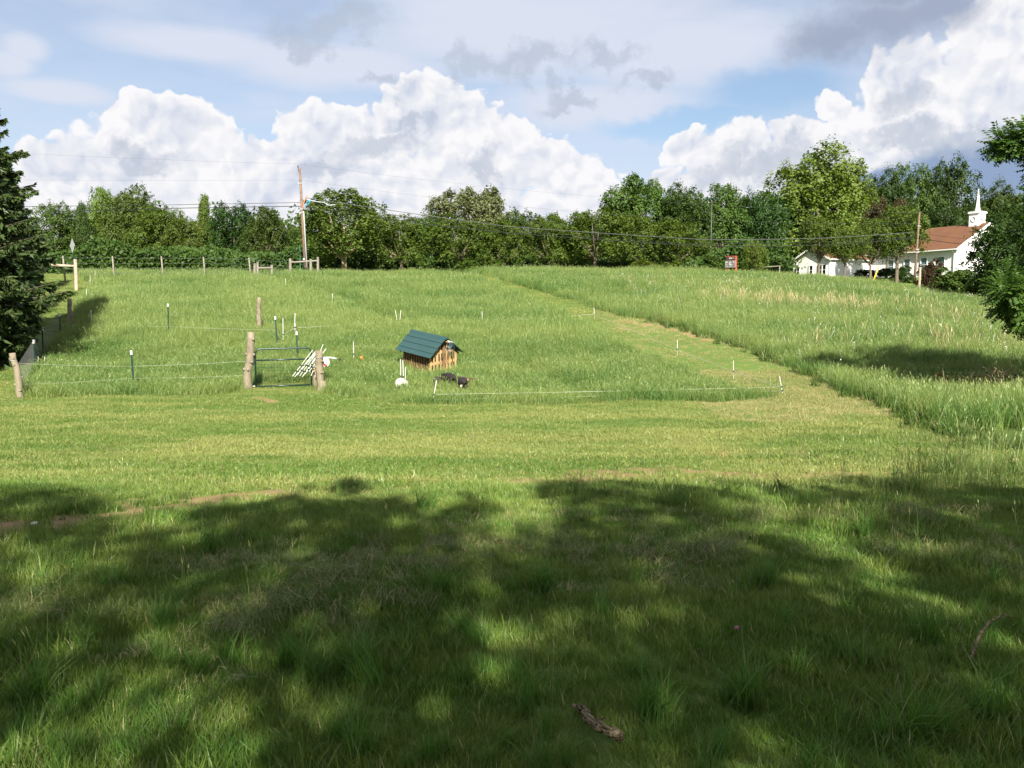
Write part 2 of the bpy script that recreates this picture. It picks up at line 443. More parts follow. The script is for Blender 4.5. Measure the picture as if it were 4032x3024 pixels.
def m_grass(name, dark, light, straw, straw_amt, patch_col, patch_scale=(0.5, 0.5), head=(0.25, 0.24, 0.10), trans=0.32, patch_amt=0.7):
    m, N, o = new_mat(name)
    at_ = N.n.new('ShaderNodeAttribute'); at_.attribute_name = 'tint'
    r = N.xyz(at_.outputs['Vector'])            # x random, y along blade, z seed head
    oi = N.n.new('ShaderNodeObjectInfo'); rnd = oi.outputs['Random']
    p = pos(N)
    big = N.noise(N.map(p, (patch_scale[0], patch_scale[1], 0.3)), 1.0, 4, 0.55)
    mid = N.noise(N.map(p, (patch_scale[0] * 4, patch_scale[1] * 4, 1)), 1.0, 3, 0.5)
    c = N.mix(N.m('MULTIPLY_ADD', rnd, 0.30, N.m('MULTIPLY', r[0], 0.75)), dark, light)
    c = N.mix(N.ss(N.m('MULTIPLY_ADD', mid, 0.4, N.m('MULTIPLY', big, 0.7)), 0.42, 0.68, 0, patch_amt), c, patch_col)
    c = N.mix(N.ss(r[0], 1.0 - straw_amt, 1.0 - straw_amt + 0.02), c, straw)
    c = N.mix(N.ss(r[1], 0.0, 0.22, 0.55, 0.0), c, N.mix(0.5, straw, dark))
    c = N.mix(r[2], c, head)
    d = N.n.new('ShaderNodeBsdfPrincipled'); N.put(d.inputs['Base Color'], c); d.inputs['Roughness'].default_value = 0.45
    d.inputs['Specular IOR Level'].default_value = 0.35
    t = N.n.new('ShaderNodeBsdfTranslucent'); N.put(t.inputs['Color'], N.mix(1.0, c, (1.1, 1.15, 0.55), 'MULTIPLY'))
    mx = N.n.new('ShaderNodeMixShader'); mx.inputs[0].default_value = trans
    N.l.new(d.outputs[0], mx.inputs[1]); N.l.new(t.outputs[0], mx.inputs[2]); N.l.new(mx.outputs[0], o.inputs[0])
    return m

M_LEAF = m_leaf('leaf')
M_NEEDLE = m_leaf('needle', trans=0.12, rough=0.5, patch=0.4)
M_BARK = m_wood('bark', (0.075, 0.06, 0.045), (0.17, 0.14, 0.105), (14, 14, 3))
M_BARK_PALE = m_wood('pale_bark', (0.16, 0.12, 0.075), (0.33, 0.26, 0.16), (14, 14, 3))
M_LOG = m_wood('debarked_log', (0.105, 0.090, 0.062), (0.25, 0.215, 0.155), (16, 16, 4))
M_GREYWOOD = m_wood('weathered_wood', (0.12, 0.11, 0.09), (0.25, 0.23, 0.19), (24, 24, 2))
M_PALEWOOD = m_wood('pale_rail_wood', (0.24, 0.19, 0.14), (0.42, 0.35, 0.27), (18, 18, 2))
M_POLE = m_wood('pole_wood', (0.10, 0.066, 0.048), (0.19, 0.13, 0.098), (14, 14, 0.8))
M_PALLET = m_wood('pallet_wood', (0.26, 0.16, 0.07), (0.46, 0.31, 0.15), (24, 24, 3))
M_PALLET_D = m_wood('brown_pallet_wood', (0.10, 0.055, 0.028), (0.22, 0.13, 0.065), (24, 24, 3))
def m_stick():
    m, N, o = new_mat('dead_stick_bark'); p = N.map(objco(N), rot=(0, 0, R(58)))
    n = N.noise(N.map(p, (18, 150, 150)), 1.0, 5, 0.7); n2 = N.noise(p, 45, 4, 0.65)
    c = N.mix(N.ss(n, 0.40, 0.62), (0.022, 0.017, 0.010), (0.26, 0.205, 0.115)); c = N.mix(N.ss(n2, 0.52, 0.62, 0, 0.8), c, (0.36, 0.30, 0.19))
    principled(N, o, c, 0.9, 0, 0.1, bump=n, bdist=0.01, bstr=1.0); return m
M_STICK = m_stick() if True else m_wood('dead_stick', (0.035, 0.026, 0.012), (0.30, 0.235, 0.120), (90, 40, 90))
M_TWIG = m_plain('dry_twig', (0.20, 0.14, 0.09), 0.85)
M_TPOST = m_plain('green_steel', (0.012, 0.035, 0.028), 0.5, 0.2)
M_GATE = m_plain('gate_green_paint', (0.008, 0.028, 0.026), 0.35, 0.1, spec=0.5)
M_WHITE = m_plain('white_plastic', (0.52, 0.52, 0.50), 0.45, var=0.06)
M_BLACK = m_plain('black_plastic', (0.015, 0.015, 0.017), 0.5)
M_RED = m_plain('red_plastic', (0.55, 0.035, 0.02), 0.45)
M_ORANGE = m_plain('orange_plastic', (0.75, 0.16, 0.03), 0.5)
M_BLUE = m_plain('blue_hose', (0.05, 0.30, 0.55), 0.5)
M_ROPE = m_plain('teal_rope', (0.05, 0.10, 0.12), 0.8)
M_STEEL = m_plain('galvanised_steel', (0.30, 0.31, 0.32), 0.5, 0.5)
M_WIRE = m_plain('fence_wire', (0.16, 0.165, 0.165), 0.5, 0.5)
M_POLYWIRE = m_plain('white_polywire', (0.34, 0.36, 0.30), 0.7)
M_CABLE = m_plain('black_cable', (0.012, 0.012, 0.013), 0.6)
M_CABLEG = m_plain('grey_cable', (0.075, 0.08, 0.082), 0.5, 0.3)
M_CONDUIT = m_plain('grey_conduit', (0.34, 0.37, 0.385), 0.5)
M_YELLOW = m_plain('yellow_guard', (0.80, 0.50, 0.04), 0.5)
def m_tin():
    m, N, o = new_mat('teal_metal_roof'); p = objco(N)
    n = N.noise(N.map(p, (2, 9, 2)), 1.0, 5, 0.65); n2 = N.noise(p, 30, 3, 0.6)
    c = N.mix(n, (0.013, 0.044, 0.047), (0.030, 0.068, 0.068)); c = N.mix(N.ss(n2, 0.55, 0.75, 0, 0.35), c, (0.07, 0.085, 0.08))
    principled(N, o, c, 0.45, 0.1, 0.4, bump=n, bdist=0.01, bstr=0.4); return m
M_TIN = m_tin()
M_TRIM = m_plain('white_trim', (0.72, 0.72, 0.72), 0.6, var=0.04)
M_GLASS = m_plain('window_glass', (0.015, 0.018, 0.022), 0.08, spec=0.6)
M_GLASSB = m_plain('blue_window_glass', (0.10, 0.16, 0.19), 0.15, spec=0.6)
M_SIGNGREY = m_plain('sign_back', (0.30, 0.31, 0.32), 0.5, 0.4)
M_SIGNGREEN = m_plain('green_sign', (0.02, 0.16, 0.12), 0.5)
M_BRICKRED = m_plain('red_cabinet', (0.33, 0.065, 0.04), 0.6)
M_DARKPANEL = m_plain('dark_sign_panel', (0.035, 0.025, 0.022), 0.5)
M_LETTERBOARD = m_plain('letter_board', (0.10, 0.10, 0.105), 0.5)
M_LETTER = m_plain('pale_letter', (0.34, 0.33, 0.30), 0.6)
M_STEM = m_plain('plant_stem', (0.05, 0.11, 0.02), 0.7)
M_PINK = m_plain('clover_pink', (0.30, 0.10, 0.16), 0.8)

def m_siding():
    m, N, o = new_mat('white_lap_siding'); p = objco(N); x, y, z = N.xyz(p)
    saw = N.m('FRACT', N.m('MULTIPLY', z, 1 / 0.16)); n = N.noise(p, 3, 3)
    c = N.mix(n, (0.60, 0.60, 0.61), (0.68, 0.68, 0.68))
    principled(N, o, c, 0.6, 0, 0.3, bump=N.m('SUBTRACT', 1.0, saw), bdist=0.03, bstr=0.8); return m
M_SIDING = m_siding()

def m_shingle():
    m, N, o = new_mat('brown_shingles'); p = objco(N)
    br = N.n.new('ShaderNodeTexBrick'); N.put(br.inputs['Vector'], N.map(p, (1, 1, 1)))
    n = N.noise(p, 0.6, 4, 0.6); n2 = N.noise(p, 14, 3, 0.6)
    c = N.mix(n2, (0.090, 0.042, 0.024), (0.165, 0.080, 0.044))
    c = N.mix(N.ss(n, 0.42, 0.66, 0, 0.55), c, (0.095, 0.048, 0.032))
    principled(N, o, c, 0.9, 0, 0.15, bump=n2, bdist=0.02, bstr=0.5); return m
M_SHINGLE = m_shingle()

# ------------------------------------------------------------------ ground sheet
def build_ground():
    ys = np.concatenate([np.arange(-60, -4, 4.0), np.arange(-4, 2, 0.5), np.arange(2, 30, 0.125), np.arange(30, 60, 0.4), np.arange(60, 110, 1.0), np.array([115, 125, 140, 170, 220, 300, 450, 700, 1200, 2000, 3500])])
    t = np.linspace(-1, 1, 321)
    half = lambda y: np.where(y < 2, 30.0, np.maximum(12 + 0.9 * y, 16)) 
    # a fan: finer in the middle, wide at the far end
    X = np.sign(t)[None, :] * (0.75 * np.abs(t)[None, :] + 0.25 * np.abs(t)[None, :] ** 3) * np.maximum(half(ys), 30.0)[:, None] * (1 + 3 * (ys > 110))[:, None]
    Y = np.repeat(ys[:, None], len(t), 1)
    Z = gz(X, Y)
    nr, nc = X.shape
    V = np.stack([X, Y, Z], -1).reshape(-1, 3)
    i = np.arange(nr - 1)[:, None] * nc + np.arange(nc - 1)[None, :]
    Q = np.stack([i, i + 1, i + nc + 1, i + nc], -1).reshape(-1, 4)
    s = soil_at(V[:, 0], V[:, 1]); tl = tall_at(V[:, 0], V[:, 1])
    col = np.stack([s, tl, np.zeros_like(s), np.ones_like(s)], -1)
    m, N, o = new_mat('turf_and_soil')
    a = N.n.new('ShaderNodeAttribute'); a.attribute_name = 'tint'; r = N.xyz(a.outputs['Vector']); p = pos(N)
    n1 = N.noise(p, 0.7, 4, 0.6); n2 = N.noise(p, 9, 5, 0.65); n3 = N.noise(p, 45, 4, 0.7)
    g = N.mix(n1, (0.055, 0.105, 0.020), (0.11, 0.16, 0.036)); g = N.mix(N.ss(n2, 0.5, 0.8), g, (0.13, 0.14, 0.05))
    tall = N.mix(n2, (0.045, 0.08, 0.018), (0.085, 0.12, 0.03))
    so = N.mix(n2, (0.15, 0.088, 0.046), (0.27, 0.175, 0.095)); so = N.mix(N.ss(n3, 0.42, 0.62, 0, 0.8), so, (0.22, 0.21, 0.085))
    c = N.mix(r[1], g, tall); c = N.mix(N.ss(N.m('ADD', r[0], N.m('MULTIPLY_ADD', n3, 0.5, -0.25)), 0.3, 0.6), c, so)
    principled(N, o, c, 0.95, 0, 0.1, bump=N.m('ADD', n2, N.m('MULTIPLY', n3, 0.5)), bdist=0.03, bstr=0.8)
    me = np_mesh('ground', V, Q, mat=m, attr={'tint': col}, smooth=True)
    tagit(link_mesh('ground', me), kind='structure')
build_ground()

# ------------------------------------------------------------------ grass: tufts scattered by geometry nodes
def tuft_mesh(name, nb, rad, h, w, lean, mat, seed, head=0.0, flat=False, curl=0.5, headlen=0.12, headw=2.4):
    r = np.random.default_rng(seed)
    th = r.uniform(0, 2 * np.pi, nb); rr = rad * np.sqrt(r.uniform(0, 1, nb))
    bx, by = rr * np.cos(th), rr * np.sin(th)
    hh = r.uniform(h[0], h[1], nb); ww = w * r.uniform(0.6, 1.3, nb)
    la = r.uniform(0, 2 * np.pi, nb); ll = lean * r.uniform(0.15, 1.0, nb)
    face = la + r.normal(0, 0.9, nb) + np.pi / 2
    rnd = r.uniform(0, 1, nb); hd = r.uniform(0, 1, nb) < head
    lv = 4
    V = []; T = []
    for k in range(lv):
        t = k / (lv - 1)
        if flat:
            px = bx + np.cos(la) * hh * (t - 0.5); py = by + np.sin(la) * hh * (t - 0.5); pz = 0.02 + r.uniform(0, 0.05, nb) + 0.05 * np.sin(np.pi * t) * ll
        else:
            off = hh * ll * (t ** (1 + curl * 2))
            px = bx + np.cos(la) * off; py = by + np.sin(la) * off; pz = hh * (t - 0.25 * ll * ll * t * t) - 0.02
        wk = ww * (1.0, 0.85, 0.6, 0.06)[k] * 0.5
        wk = np.where(hd, ww * 0.25, wk)
        V.append(np.stack([px - np.cos(face) * wk, py - np.sin(face) * wk, pz], -1)); V.append(np.stack([px + np.cos(face) * wk, py + np.sin(face) * wk, pz], -1))
        T += [np.stack([rnd, np.full(nb, t), np.where(hd, 0.35, 0.0), np.ones(nb)], -1)] * 2
    V = np.stack(V, 1); T = np.stack(T, 1)                   # nb, 2*lv
    tip = V[:, -1] * 0.5 + V[:, -2] * 0.5
    base = (np.arange(nb) * 2 * lv)[:, None]
    Q = np.concatenate([base + np.array([2 * k, 2 * k + 1, 2 * k + 3, 2 * k + 2])[None] for k in range(lv - 1)], 0)
    V = V.reshape(-1, 3); T = T.reshape(-1, 4)
    ih = np.nonzero(hd)[0]
    if len(ih):                                                # seed heads: slim spindles at the stem tips
        n0 = len(V); L = headlen * r.uniform(0.7, 1.2, len(ih)); wd = w * headw * 0.5 * r.uniform(0.7, 1.2, len(ih))
        d = np.stack([np.cos(la[ih]) * 0.35, np.sin(la[ih]) * 0.35, np.full(len(ih), 0.93)], -1)
        s = np.stack([np.cos(face[ih]), np.sin(face[ih]), np.zeros(len(ih))], -1)
        c = tip[ih] - d * 0.03
        hv = np.stack([c, c + d * L[:, None] * 0.4 - s * wd[:, None], c + d * L[:, None], c + d * L[:, None] * 0.4 + s * wd[:, None]], 1)
        V = np.concatenate([V, hv.reshape(-1, 3)])
        ht = np.stack([rnd[ih], np.ones(len(ih)), np.ones(len(ih)), np.ones(len(ih))], -1)
        T = np.concatenate([T, np.repeat(ht, 4, 0)])
        Q = np.concatenate([Q, n0 + np.arange(len(ih) * 4).reshape(-1, 4)])
    return np_mesh(name, V, Q, mat=mat, attr={'tint': T})

def scatter(name, meshes, P, rotz, tilt, scl, idx, label=None):
    """one object of kind stuff: tufts instanced on the given points"""
    coll = bpy.data.collections.new(name + '_tufts')
    for i, me in enumerate(meshes):
        o = bpy.data.objects.new('%s_tuft_%02d' % (name, i), me); coll.objects.link(o)
    me = bpy.data.meshes.new(name); n = len(P)
    me.vertices.add(n); me.vertices.foreach_set('co', np.ascontiguousarray(P, np.float32).ravel())
    a = me.attributes.new('rot', 'FLOAT_VECTOR', 'POINT'); rv = np.zeros((n, 3), np.float32); rv[:, 2] = rotz; rv[:, 0] = tilt[:, 0]; rv[:, 1] = tilt[:, 1]
    a.data.foreach_set('vector', rv.ravel())
    a = me.attributes.new('scl', 'FLOAT_VECTOR', 'POINT'); a.data.foreach_set('vector', np.ascontiguousarray(scl, np.float32).ravel())
    a = me.attributes.new('idx', 'INT', 'POINT'); a.data.foreach_set('value', np.ascontiguousarray(idx, np.int32))
    me.update()
    o = link_mesh(name, me)
    ng = bpy.data.node_groups.new(name + '_scatter', 'GeometryNodeTree')
    ng.interface.new_socket('Geometry', in_out='INPUT', socket_type='NodeSocketGeometry'); ng.interface.new_socket('Geometry', in_out='OUTPUT', socket_type='NodeSocketGeometry')
    gi = ng.nodes.new('NodeGroupInput'); go = ng.nodes.new('NodeGroupOutput'); ip = ng.nodes.new('GeometryNodeInstanceOnPoints'); ci = ng.nodes.new('GeometryNodeCollectionInfo')
    ci.inputs['Collection'].default_value = coll; ci.inputs['Separate Children'].default_value = True; ci.inputs['Reset Children'].default_value = True
    def named(n_, t):
        q = ng.nodes.new('GeometryNodeInputNamedAttribute'); q.data_type = t; q.inputs['Name'].default_value = n_
        return q.outputs['Attribute']
    ip.inputs['Pick Instance'].default_value = True
    L = ng.links.new
    L(gi.outputs[0], ip.inputs['Points']); L(ci.outputs[0], ip.inputs['Instance']); L(named('idx', 'INT'), ip.inputs['Instance Index'])
    L(named('rot', 'FLOAT_VECTOR'), ip.inputs['Rotation']); L(named('scl', 'FLOAT_VECTOR'), ip.inputs['Scale']); L(ip.outputs[0], go.inputs[0])
    md = o.modifiers.new('scatter', 'NODES'); md.node_group = ng
    return tagit(o, label, kind='stuff')

def fan(y0, y1, dens, slack=0.70, pad=0.8):
    """random points in the viewing wedge between two distances"""
    a = slack * (y1 * y1 - y0 * y0) + 2 * pad * (y1 - y0); n = int(a * dens)
    y = np.sqrt(rng.uniform(y0 * y0, y1 * y1, n)); x = rng.uniform(-1, 1, n) * (slack * y + pad)
    return x, y

# materials of the grass
G_LAWN = m_grass('lawn_grass', (0.036, 0.098, 0.014), (0.158, 0.256, 0.042), (0.36, 0.32, 0.15), 0.06, (0.180, 0.232, 0.052), (0.35, 0.6))
G_MOWN = m_grass('mown_grass', (0.048, 0.108, 0.016), (0.130, 0.205, 0.036), (0.34, 0.30, 0.13), 0.09, (0.220, 0.245, 0.072), (0.12, 0.48), patch_amt=0.9)
G_TALL = m_grass('meadow_grass', (0.030, 0.100, 0.018), (0.114, 0.202, 0.038), (0.27, 0.25, 0.10), 0.05, (0.172, 0.232, 0.060), (0.10, 0.16), head=(0.215, 0.265, 0.095), patch_amt=0.85)
G_PATH = m_grass('path_grass', (0.110, 0.140, 0.036), (0.205, 0.225, 0.072), (0.38, 0.32, 0.16), 0.25, (0.290, 0.270, 0.115), (0.35, 0.35), patch_amt=0.85)
G_STRAW = m_grass('straw_grass', (0.24, 0.21, 0.10), (0.36, 0.31, 0.16), (0.40, 0.33, 0.18), 0.4, (0.32, 0.28, 0.14), (0.3, 0.3), head=(0.40, 0.33, 0.18))
G_HAY = m_grass('cut_hay', (0.105, 0.105, 0.036), (0.21, 0.195, 0.078), (0.33, 0.29, 0.13), 0.2, (0.10, 0.15, 0.036), (0.6, 0.6), trans=0.1)
G_WEED = m_grass('weed_leaf', (0.032, 0.074, 0.012), (0.075, 0.125, 0.022), (0.16, 0.13, 0.05), 0.05, (0.07, 0.12, 0.022), (1, 1))
G_CLUMP = m_grass('green_clump', (0.050, 0.130, 0.020), (0.10, 0.20, 0.035), (0.2, 0.2, 0.08), 0.04, (0.09, 0.19, 0.03), (1, 1))

def idxs(n, k): return rng.integers(0, k, n)
def tilts(n, s): return rng.normal(0, s, (n, 2))

def build_grass():
    # lawn at the photographer's feet
    tm = [tuft_mesh('lawn_tuft', 60, 0.085, (0.03, 0.095), 0.0046, 0.6, G_LAWN, s, head=0.0, curl=0.6) for s in range(6)]
    tm += [tuft_mesh('lawn_tuft', 34, 0.07, (0.06, 0.15), 0.0058, 0.55, G_LAWN, 50 + s, curl=0.6) for s in range(3)]
    x1, y1 = fan(2.0, 5.2, 360); x2, y2 = fan(5.2, 11.5, 230)
    x, y = np.r_[x1, x2], np.r_[y1, y2]
    s = soil_at(x, y); lush = vnoise(x, y, 0.9, 21) * 0.6 + vnoise(x, y, 2.6, 22) * 0.4
    fade = 1 - sstep(7.6, 11.3, y + 3.2 * (vnoise(x, y, 0.55, 23) - 0.5)); lush = lush * (0.55 + 0.45 * fade)
    keep = (rng.uniform(0, 1, len(x)) > s * 0.85) & (rng.uniform(0, 1, len(x)) < fade)
    keep &= (pt_seg(x, y, gl([(2255, 2815), (2425, 2975)])) > 0.045)
    x, y, lush = x[keep], y[keep], lush[keep]; n = len(x)
    ix = np.where(rng.uniform(0, 1, n) < np.clip((lush - 0.45) * 1.4, 0.02, 0.5), 6 + idxs(n, 3), idxs(n, 6))
    sc = (0.55 + 0.85 * lush) * rng.uniform(0.8, 1.25, n)
    scatter('lawn_grass', tm, np.stack([x, y, gz(x, y)], -1), rng.uniform(0, 6.28, n), tilts(n, 0.12), np.stack([sc * 1.05, sc * 1.05, sc], -1), ix)
    # mown strip, lane and path
    tm = [tuft_mesh('mown_tuft', 80, 0.17, (0.025, 0.065), 0.0065, 1.0, G_MOWN, 100 + s, curl=0.5) for s in range(7)]
    x1, y1 = fan(7.2, 17, 105); x2, y2 = fan(17, 30, 58); x3, y3 = fan(30, 84, 13)
    x, y = np.r_[x1, x2, x3], np.r_[y1, y2, y3]
    keep = (tall_at(x, y) < 0.5) & (rng.uniform(0, 1, len(x)) > soil_at(x, y) * 0.85)
    keep &= ~((y > 30) & (x > 12 + 0.3 * y)) & (rng.uniform(0, 1, len(x)) < sstep(7.2, 10.2, y + 2.0 * (vnoise(x, y, 0.55, 23) - 0.5)))
    x, y = x[keep], y[keep]; onp = (x > 5) & (y > 19 + (vnoise(x, y, 0.5, 33) - 0.5) * 5) ; xp, yp = x[onp], y[onp]; x, y = x[~onp], y[~onp]; n = len(x)
    lush = vnoise(x * 0.25, y, 1.0, 31) * 0.5 + vnoise(x, y, 1.7, 32) * 0.5
    sc = (0.65 + 0.8 * lush) * rng.uniform(0.8, 1.25, n) * (1 + 0.5 * sstep(25, 50, y))
    scatter('mown_grass', tm, np.stack([x, y, gz(x, y)], -1), rng.uniform(0, 6.28, n), tilts(n, 0.15), np.stack([sc * 1.1, sc * 1.1, sc], -1), idxs(n, 7))
    # the mown path climbing the hill and the lane, drier and browner
    tm = [tuft_mesh('path_tuft', 80, 0.17, (0.02, 0.06), 0.0065, 1.0, G_PATH, 150 + q, curl=0.5) for q in range(6)]
    x, y = xp, yp; n = len(x); sc = rng.uniform(0.7, 1.3, n) * (1 + 0.5 * sstep(25, 50, y))
    scatter('path_grass', tm, np.stack([x, y, gz(x, y)], -1), rng.uniform(0, 6.28, n), tilts(n, 0.15), np.stack([sc * 1.1, sc * 1.1, sc], -1), idxs(n, 6))
    # standing meadow
    tm = [tuft_mesh('meadow_tuft', 60, 0.30, (0.28, 0.78), 0.012, 0.6, G_TALL, 200 + s, head=0.18, curl=0.7, headlen=0.10, headw=1.6) for s in range(8)]
    x1, y1 = fan(17, 34, 26, pad=2); x2, y2 = fan(34, 52, 15, pad=2); x3, y3 = fan(52, 86, 8.5, pad=2)
    x, y = np.r_[x1, x2, x3], np.r_[y1, y2, y3]
    t = tall_at(x, y); keep = t > 0.2
    hutp = G(1745, 1440, 0.25)
    keep &= np.hypot(x - hutp.x + 0.35, y - hutp.y - 0.35) > 0.95
    x, y, t = x[keep], y[keep], t[keep]; n = len(x)
    hn = vnoise(x, y, 0.22, 41) * 0.5 + vnoise(x, y, 0.8, 42) * 0.5
    sc = t * (0.46 + 0.92 * hn) * rng.uniform(0.85, 1.2, n)
    near = 1 - 0.46 * (1 - sstep(30, 44, y)) * (1 - sstep(6, 9, x - 0.15 * (y - 26)))
    sc = sc * near
    wide = 0.85 + 0.4 * sstep(40, 75, y)
    scatter('meadow_grass', tm, np.stack([x, y, gz(x, y)], -1), rng.uniform(0, 6.28, n), tilts(n, 0.10) + np.array([[0.03, 0.09]]), np.stack([wide, wide, np.clip(sc, 0.18, 1.3)], -1), idxs(n, 8))
    # bleached stems left standing in the right-hand field
    tm = [tuft_mesh('straw_tuft', 9, 0.22, (0.65, 1.1), 0.010, 0.3, G_STRAW, 300 + s, head=0.7, headlen=0.28, headw=2.2) for s in range(5)]
    bands = [([(2780, 1150), (2950, 1160), (3100, 1172), (3260, 1185), (3400, 1195)], 2.0, 130), ([(3330, 1180), (3550, 1200), (3800, 1225), (4000, 1250)], 3.2, 60), ([(3550, 1290), (3800, 1320), (4030, 1330)], 2.4, 34),
             ([(3350, 1050), (3700, 1105), (4032, 1160)], 3.0, 130), ([(2400, 1100), (2900, 1110)], 3.0, 12), ([(3100, 1330), (3500, 1300)], 3, 10)]
    xs, ys = [], []
    for pts, wd, cnt in bands:
        L = gl(pts, 0.7)
        for _ in range(cnt):
            k = rng.integers(0, len(L) - 1); f = rng.uniform(); xs.append(L[k][0] * (1 - f) + L[k + 1][0] * f + rng.normal(0, wd * 0.5)); ys.append(L[k][1] * (1 - f) + L[k + 1][1] * f + rng.normal(0, wd * 0.5))
    x, y = np.array(xs), np.array(ys); keep = tall_at(x, y) > 0.5; x, y = x[keep], y[keep]; n = len(x)
    sc = rng.uniform(0.75, 1.15, n)
    scatter('straw_stems', tm, np.stack([x, y, gz(x, y)], -1), rng.uniform(0, 6.28, n), tilts(n, 0.08), np.stack([sc, sc, sc], -1), idxs(n, 5))
    # cut hay lying in windrows on the lawn
    tm = [tuft_mesh('hay_tuft', 60, 0.15, (0.04, 0.15), 0.0022, 0.6, G_HAY, 400 + s, flat=True) for s in range(5)]
    rows = [([(1700, 2120), (2200, 2085), (2700, 2070), (3300, 2090), (3900, 2120)], 0.16, 240), ([(520, 2290), (820, 2260), (1000, 2240)], 0.12, 90), ([(1080, 2370), (1400, 2290), (1700, 2200), (2000, 2180), (2200, 2200)], 0.26, 420),
            ([(640, 2540), (900, 2500), (1300, 2440), (1650, 2360)], 0.22, 240), ([(2200, 2230), (2700, 2200), (3200, 2195)], 0.15, 200), ([(0, 2440), (200, 2420)], 0.1, 50), ([(3300, 2060), (3900, 2050)], 0.15, 110),
            ([(1750, 1590), (2300, 1597), (2900, 1585)], 0.2, 110), ([(3400, 1660), (3650, 1720), (3800, 1765)], 0.2, 80), ([(2420, 2330), (2800, 2300)], 0.15, 80), ([(3500, 2200), (3950, 2230)], 0.2, 120),
            ([(0, 1800), (900, 1760), (1600, 1740), (2600, 1760), (3500, 1790)], 0.5, 160)]
    xs, ys = [], []
    for pts, wd, cnt in rows:
        L = gl(pts)
        for _ in range(int(cnt * 0.14)):
            k = rng.integers(0, len(L) - 1); f = rng.uniform(); xs.append(L[k][0] * (1 - f) + L[k + 1][0] * f + rng.normal(0, wd * 1.1)); ys.append(L[k][1] * (1 - f) + L[k + 1][1] * f + rng.normal(0, wd * 1.1))
    x, y = np.array(xs), np.array(ys); n = len(x)
    hz = 0.015 + 0.035 * rng.uniform(0, 1, n)
    sc = rng.uniform(0.6, 1.2, n)
    scatter('cut_hay', tm, np.stack([x, y, gz(x, y) + hz], -1), rng.uniform(0, 6.28, n), tilts(n, 0.2), np.stack([sc, sc, sc * 1.2], -1), idxs(n, 5))
    # lone tall stalks and lush clumps that the mower missed
    tm = [tuft_mesh('stalk_tuft', 5, 0.05, (0.22, 0.5), 0.0045, 0.35, G_CLUMP, 500 + s, head=0.45, headlen=0.06) for s in range(5)]
    x, y = fan(3.0, 9.5, 5.5); keep = rng.uniform(0, 1, len(x)) < np.where(x > 0.2, 0.9, 0.3); x, y = x[keep], y[keep]; n = len(x)
    sc = rng.uniform(0.5, 1.1, n)
    scatter('grass_stalks', tm, np.stack([x, y, gz(x, y)], -1), rng.uniform(0, 6.28, n), tilts(n, 0.1), np.stack([sc, sc, sc], -1), idxs(n, 5))
    tm = [tuft_mesh('clump_tuft', 60, 0.06, (0.12, 0.30), 0.006, 0.75, G_CLUMP, 550 + s, curl=0.7) for s in range(4)]
    spots = [(1130, 2640), (1250, 2700), (650, 2480), (1730, 2360), (1900, 2560), (3650, 2560), (1400, 2660), (3400, 2120), (820, 2180), (1680, 2010), (3000, 2320), (2150, 2330), (120, 2780), (2950, 2780), (2700, 1990),
             (2560, 2840)]
    pp = [G(a + random.uniform(-25, 25), b + random.uniform(-15, 15)) for a, b in spots for _ in range(3)]
    pp += [G(random.uniform(-50, 4080), 2100 + 980 * random.random() ** 0.8) for _ in range(170)]
    pp = [p for p in pp if pt_seg(np.array([p.x]), np.array([p.y]), gl([(2255, 2815), (2425, 3020)]))[0] > 0.16]
    x, y = np.array([p.x for p in pp]), np.array([p.y for p in pp]); n = len(x); sc = rng.uniform(0.6, 1.15, n); sc[60:] *= 0.62
    scatter('grass_clumps', tm, np.stack([x, y, gz(x, y)], -1), rng.uniform(0, 6.28, n), tilts(n, 0.1), np.stack([sc, sc, sc], -1), idxs(n, 4))
    # broad weeds along the lip of the bank and at the meadow's mown edge
    tm = [tuft_mesh('weed_tuft', 40, 0.12, (0.06, 0.24), 0.017, 0.9, G_WEED, 600 + s, curl=0.8) for s in range(5)]
    xs, ys = [], []
    for pts, wd, cnt in [([(2000, 1985), (2500, 1950), (3000, 1935), (3600, 1925), (4032, 1900)], 0.22, 170), ([(3700, 1880), (4032, 1850)], 0.3, 60)]:
        L = gl(pts)
        for _ in range(cnt):
            k = rng.integers(0, len(L) - 1); f = rng.uniform(); xs.append(L[k][0] * (1 - f) + L[k + 1][0] * f + rng.normal(0, wd)); ys.append(L[k][1] * (1 - f) + L[k + 1][1] * f + rng.normal(0, wd))
    for _ in range(260):
        k = rng.integers(0, len(EDGE_R) - 1); f = rng.uniform(); xs.append(EDGE_R[k][0] * (1 - f) + EDGE_R[k + 1][0] * f + rng.normal(0, 0.3)); ys.append(EDGE_R[k][1] * (1 - f) + EDGE_R[k + 1][1] * f + rng.normal(0, 0.3))
    xl, yl = fan(2.2, 10, 9); kp = vnoise(xl, yl, 0.8, 61) > 0.5; xs += list(xl[kp & (yl < 9.4)]); ys += list(yl[kp & (yl < 9.4)])
    x, y = np.array(xs), np.array(ys); n = len(x); sc = rng.uniform(0.5, 1.2, n) * (1 + 0.6 * sstep(12, 20, y)) * np.where(y < 10.2, 0.42, 1.0)
    for a_, b_ in ((2555, 1950), (2575, 1955), (2640, 1948), (2860, 1945), (2890, 1942), (2250, 1965), (3050, 1935)):
        q_ = G(a_, b_); k_ = int(np.argmin(np.hypot(x - q_.x, y - q_.y))); sc[k_] = 0.95
    scatter('weeds', tm, np.stack([x, y, gz(x, y)], -1), rng.uniform(0, 6.28, n), tilts(n, 0.1), np.stack([sc, sc, sc], -1), idxs(n, 5))
    # tall thin weeds against the light at the right
    tm = [tuft_mesh('thin_weed_tuft', 8, 0.12, (0.4, 0.8), 0.006, 0.35, G_TALL, 650 + s, head=0.5, headlen=0.08) for s in range(4)]
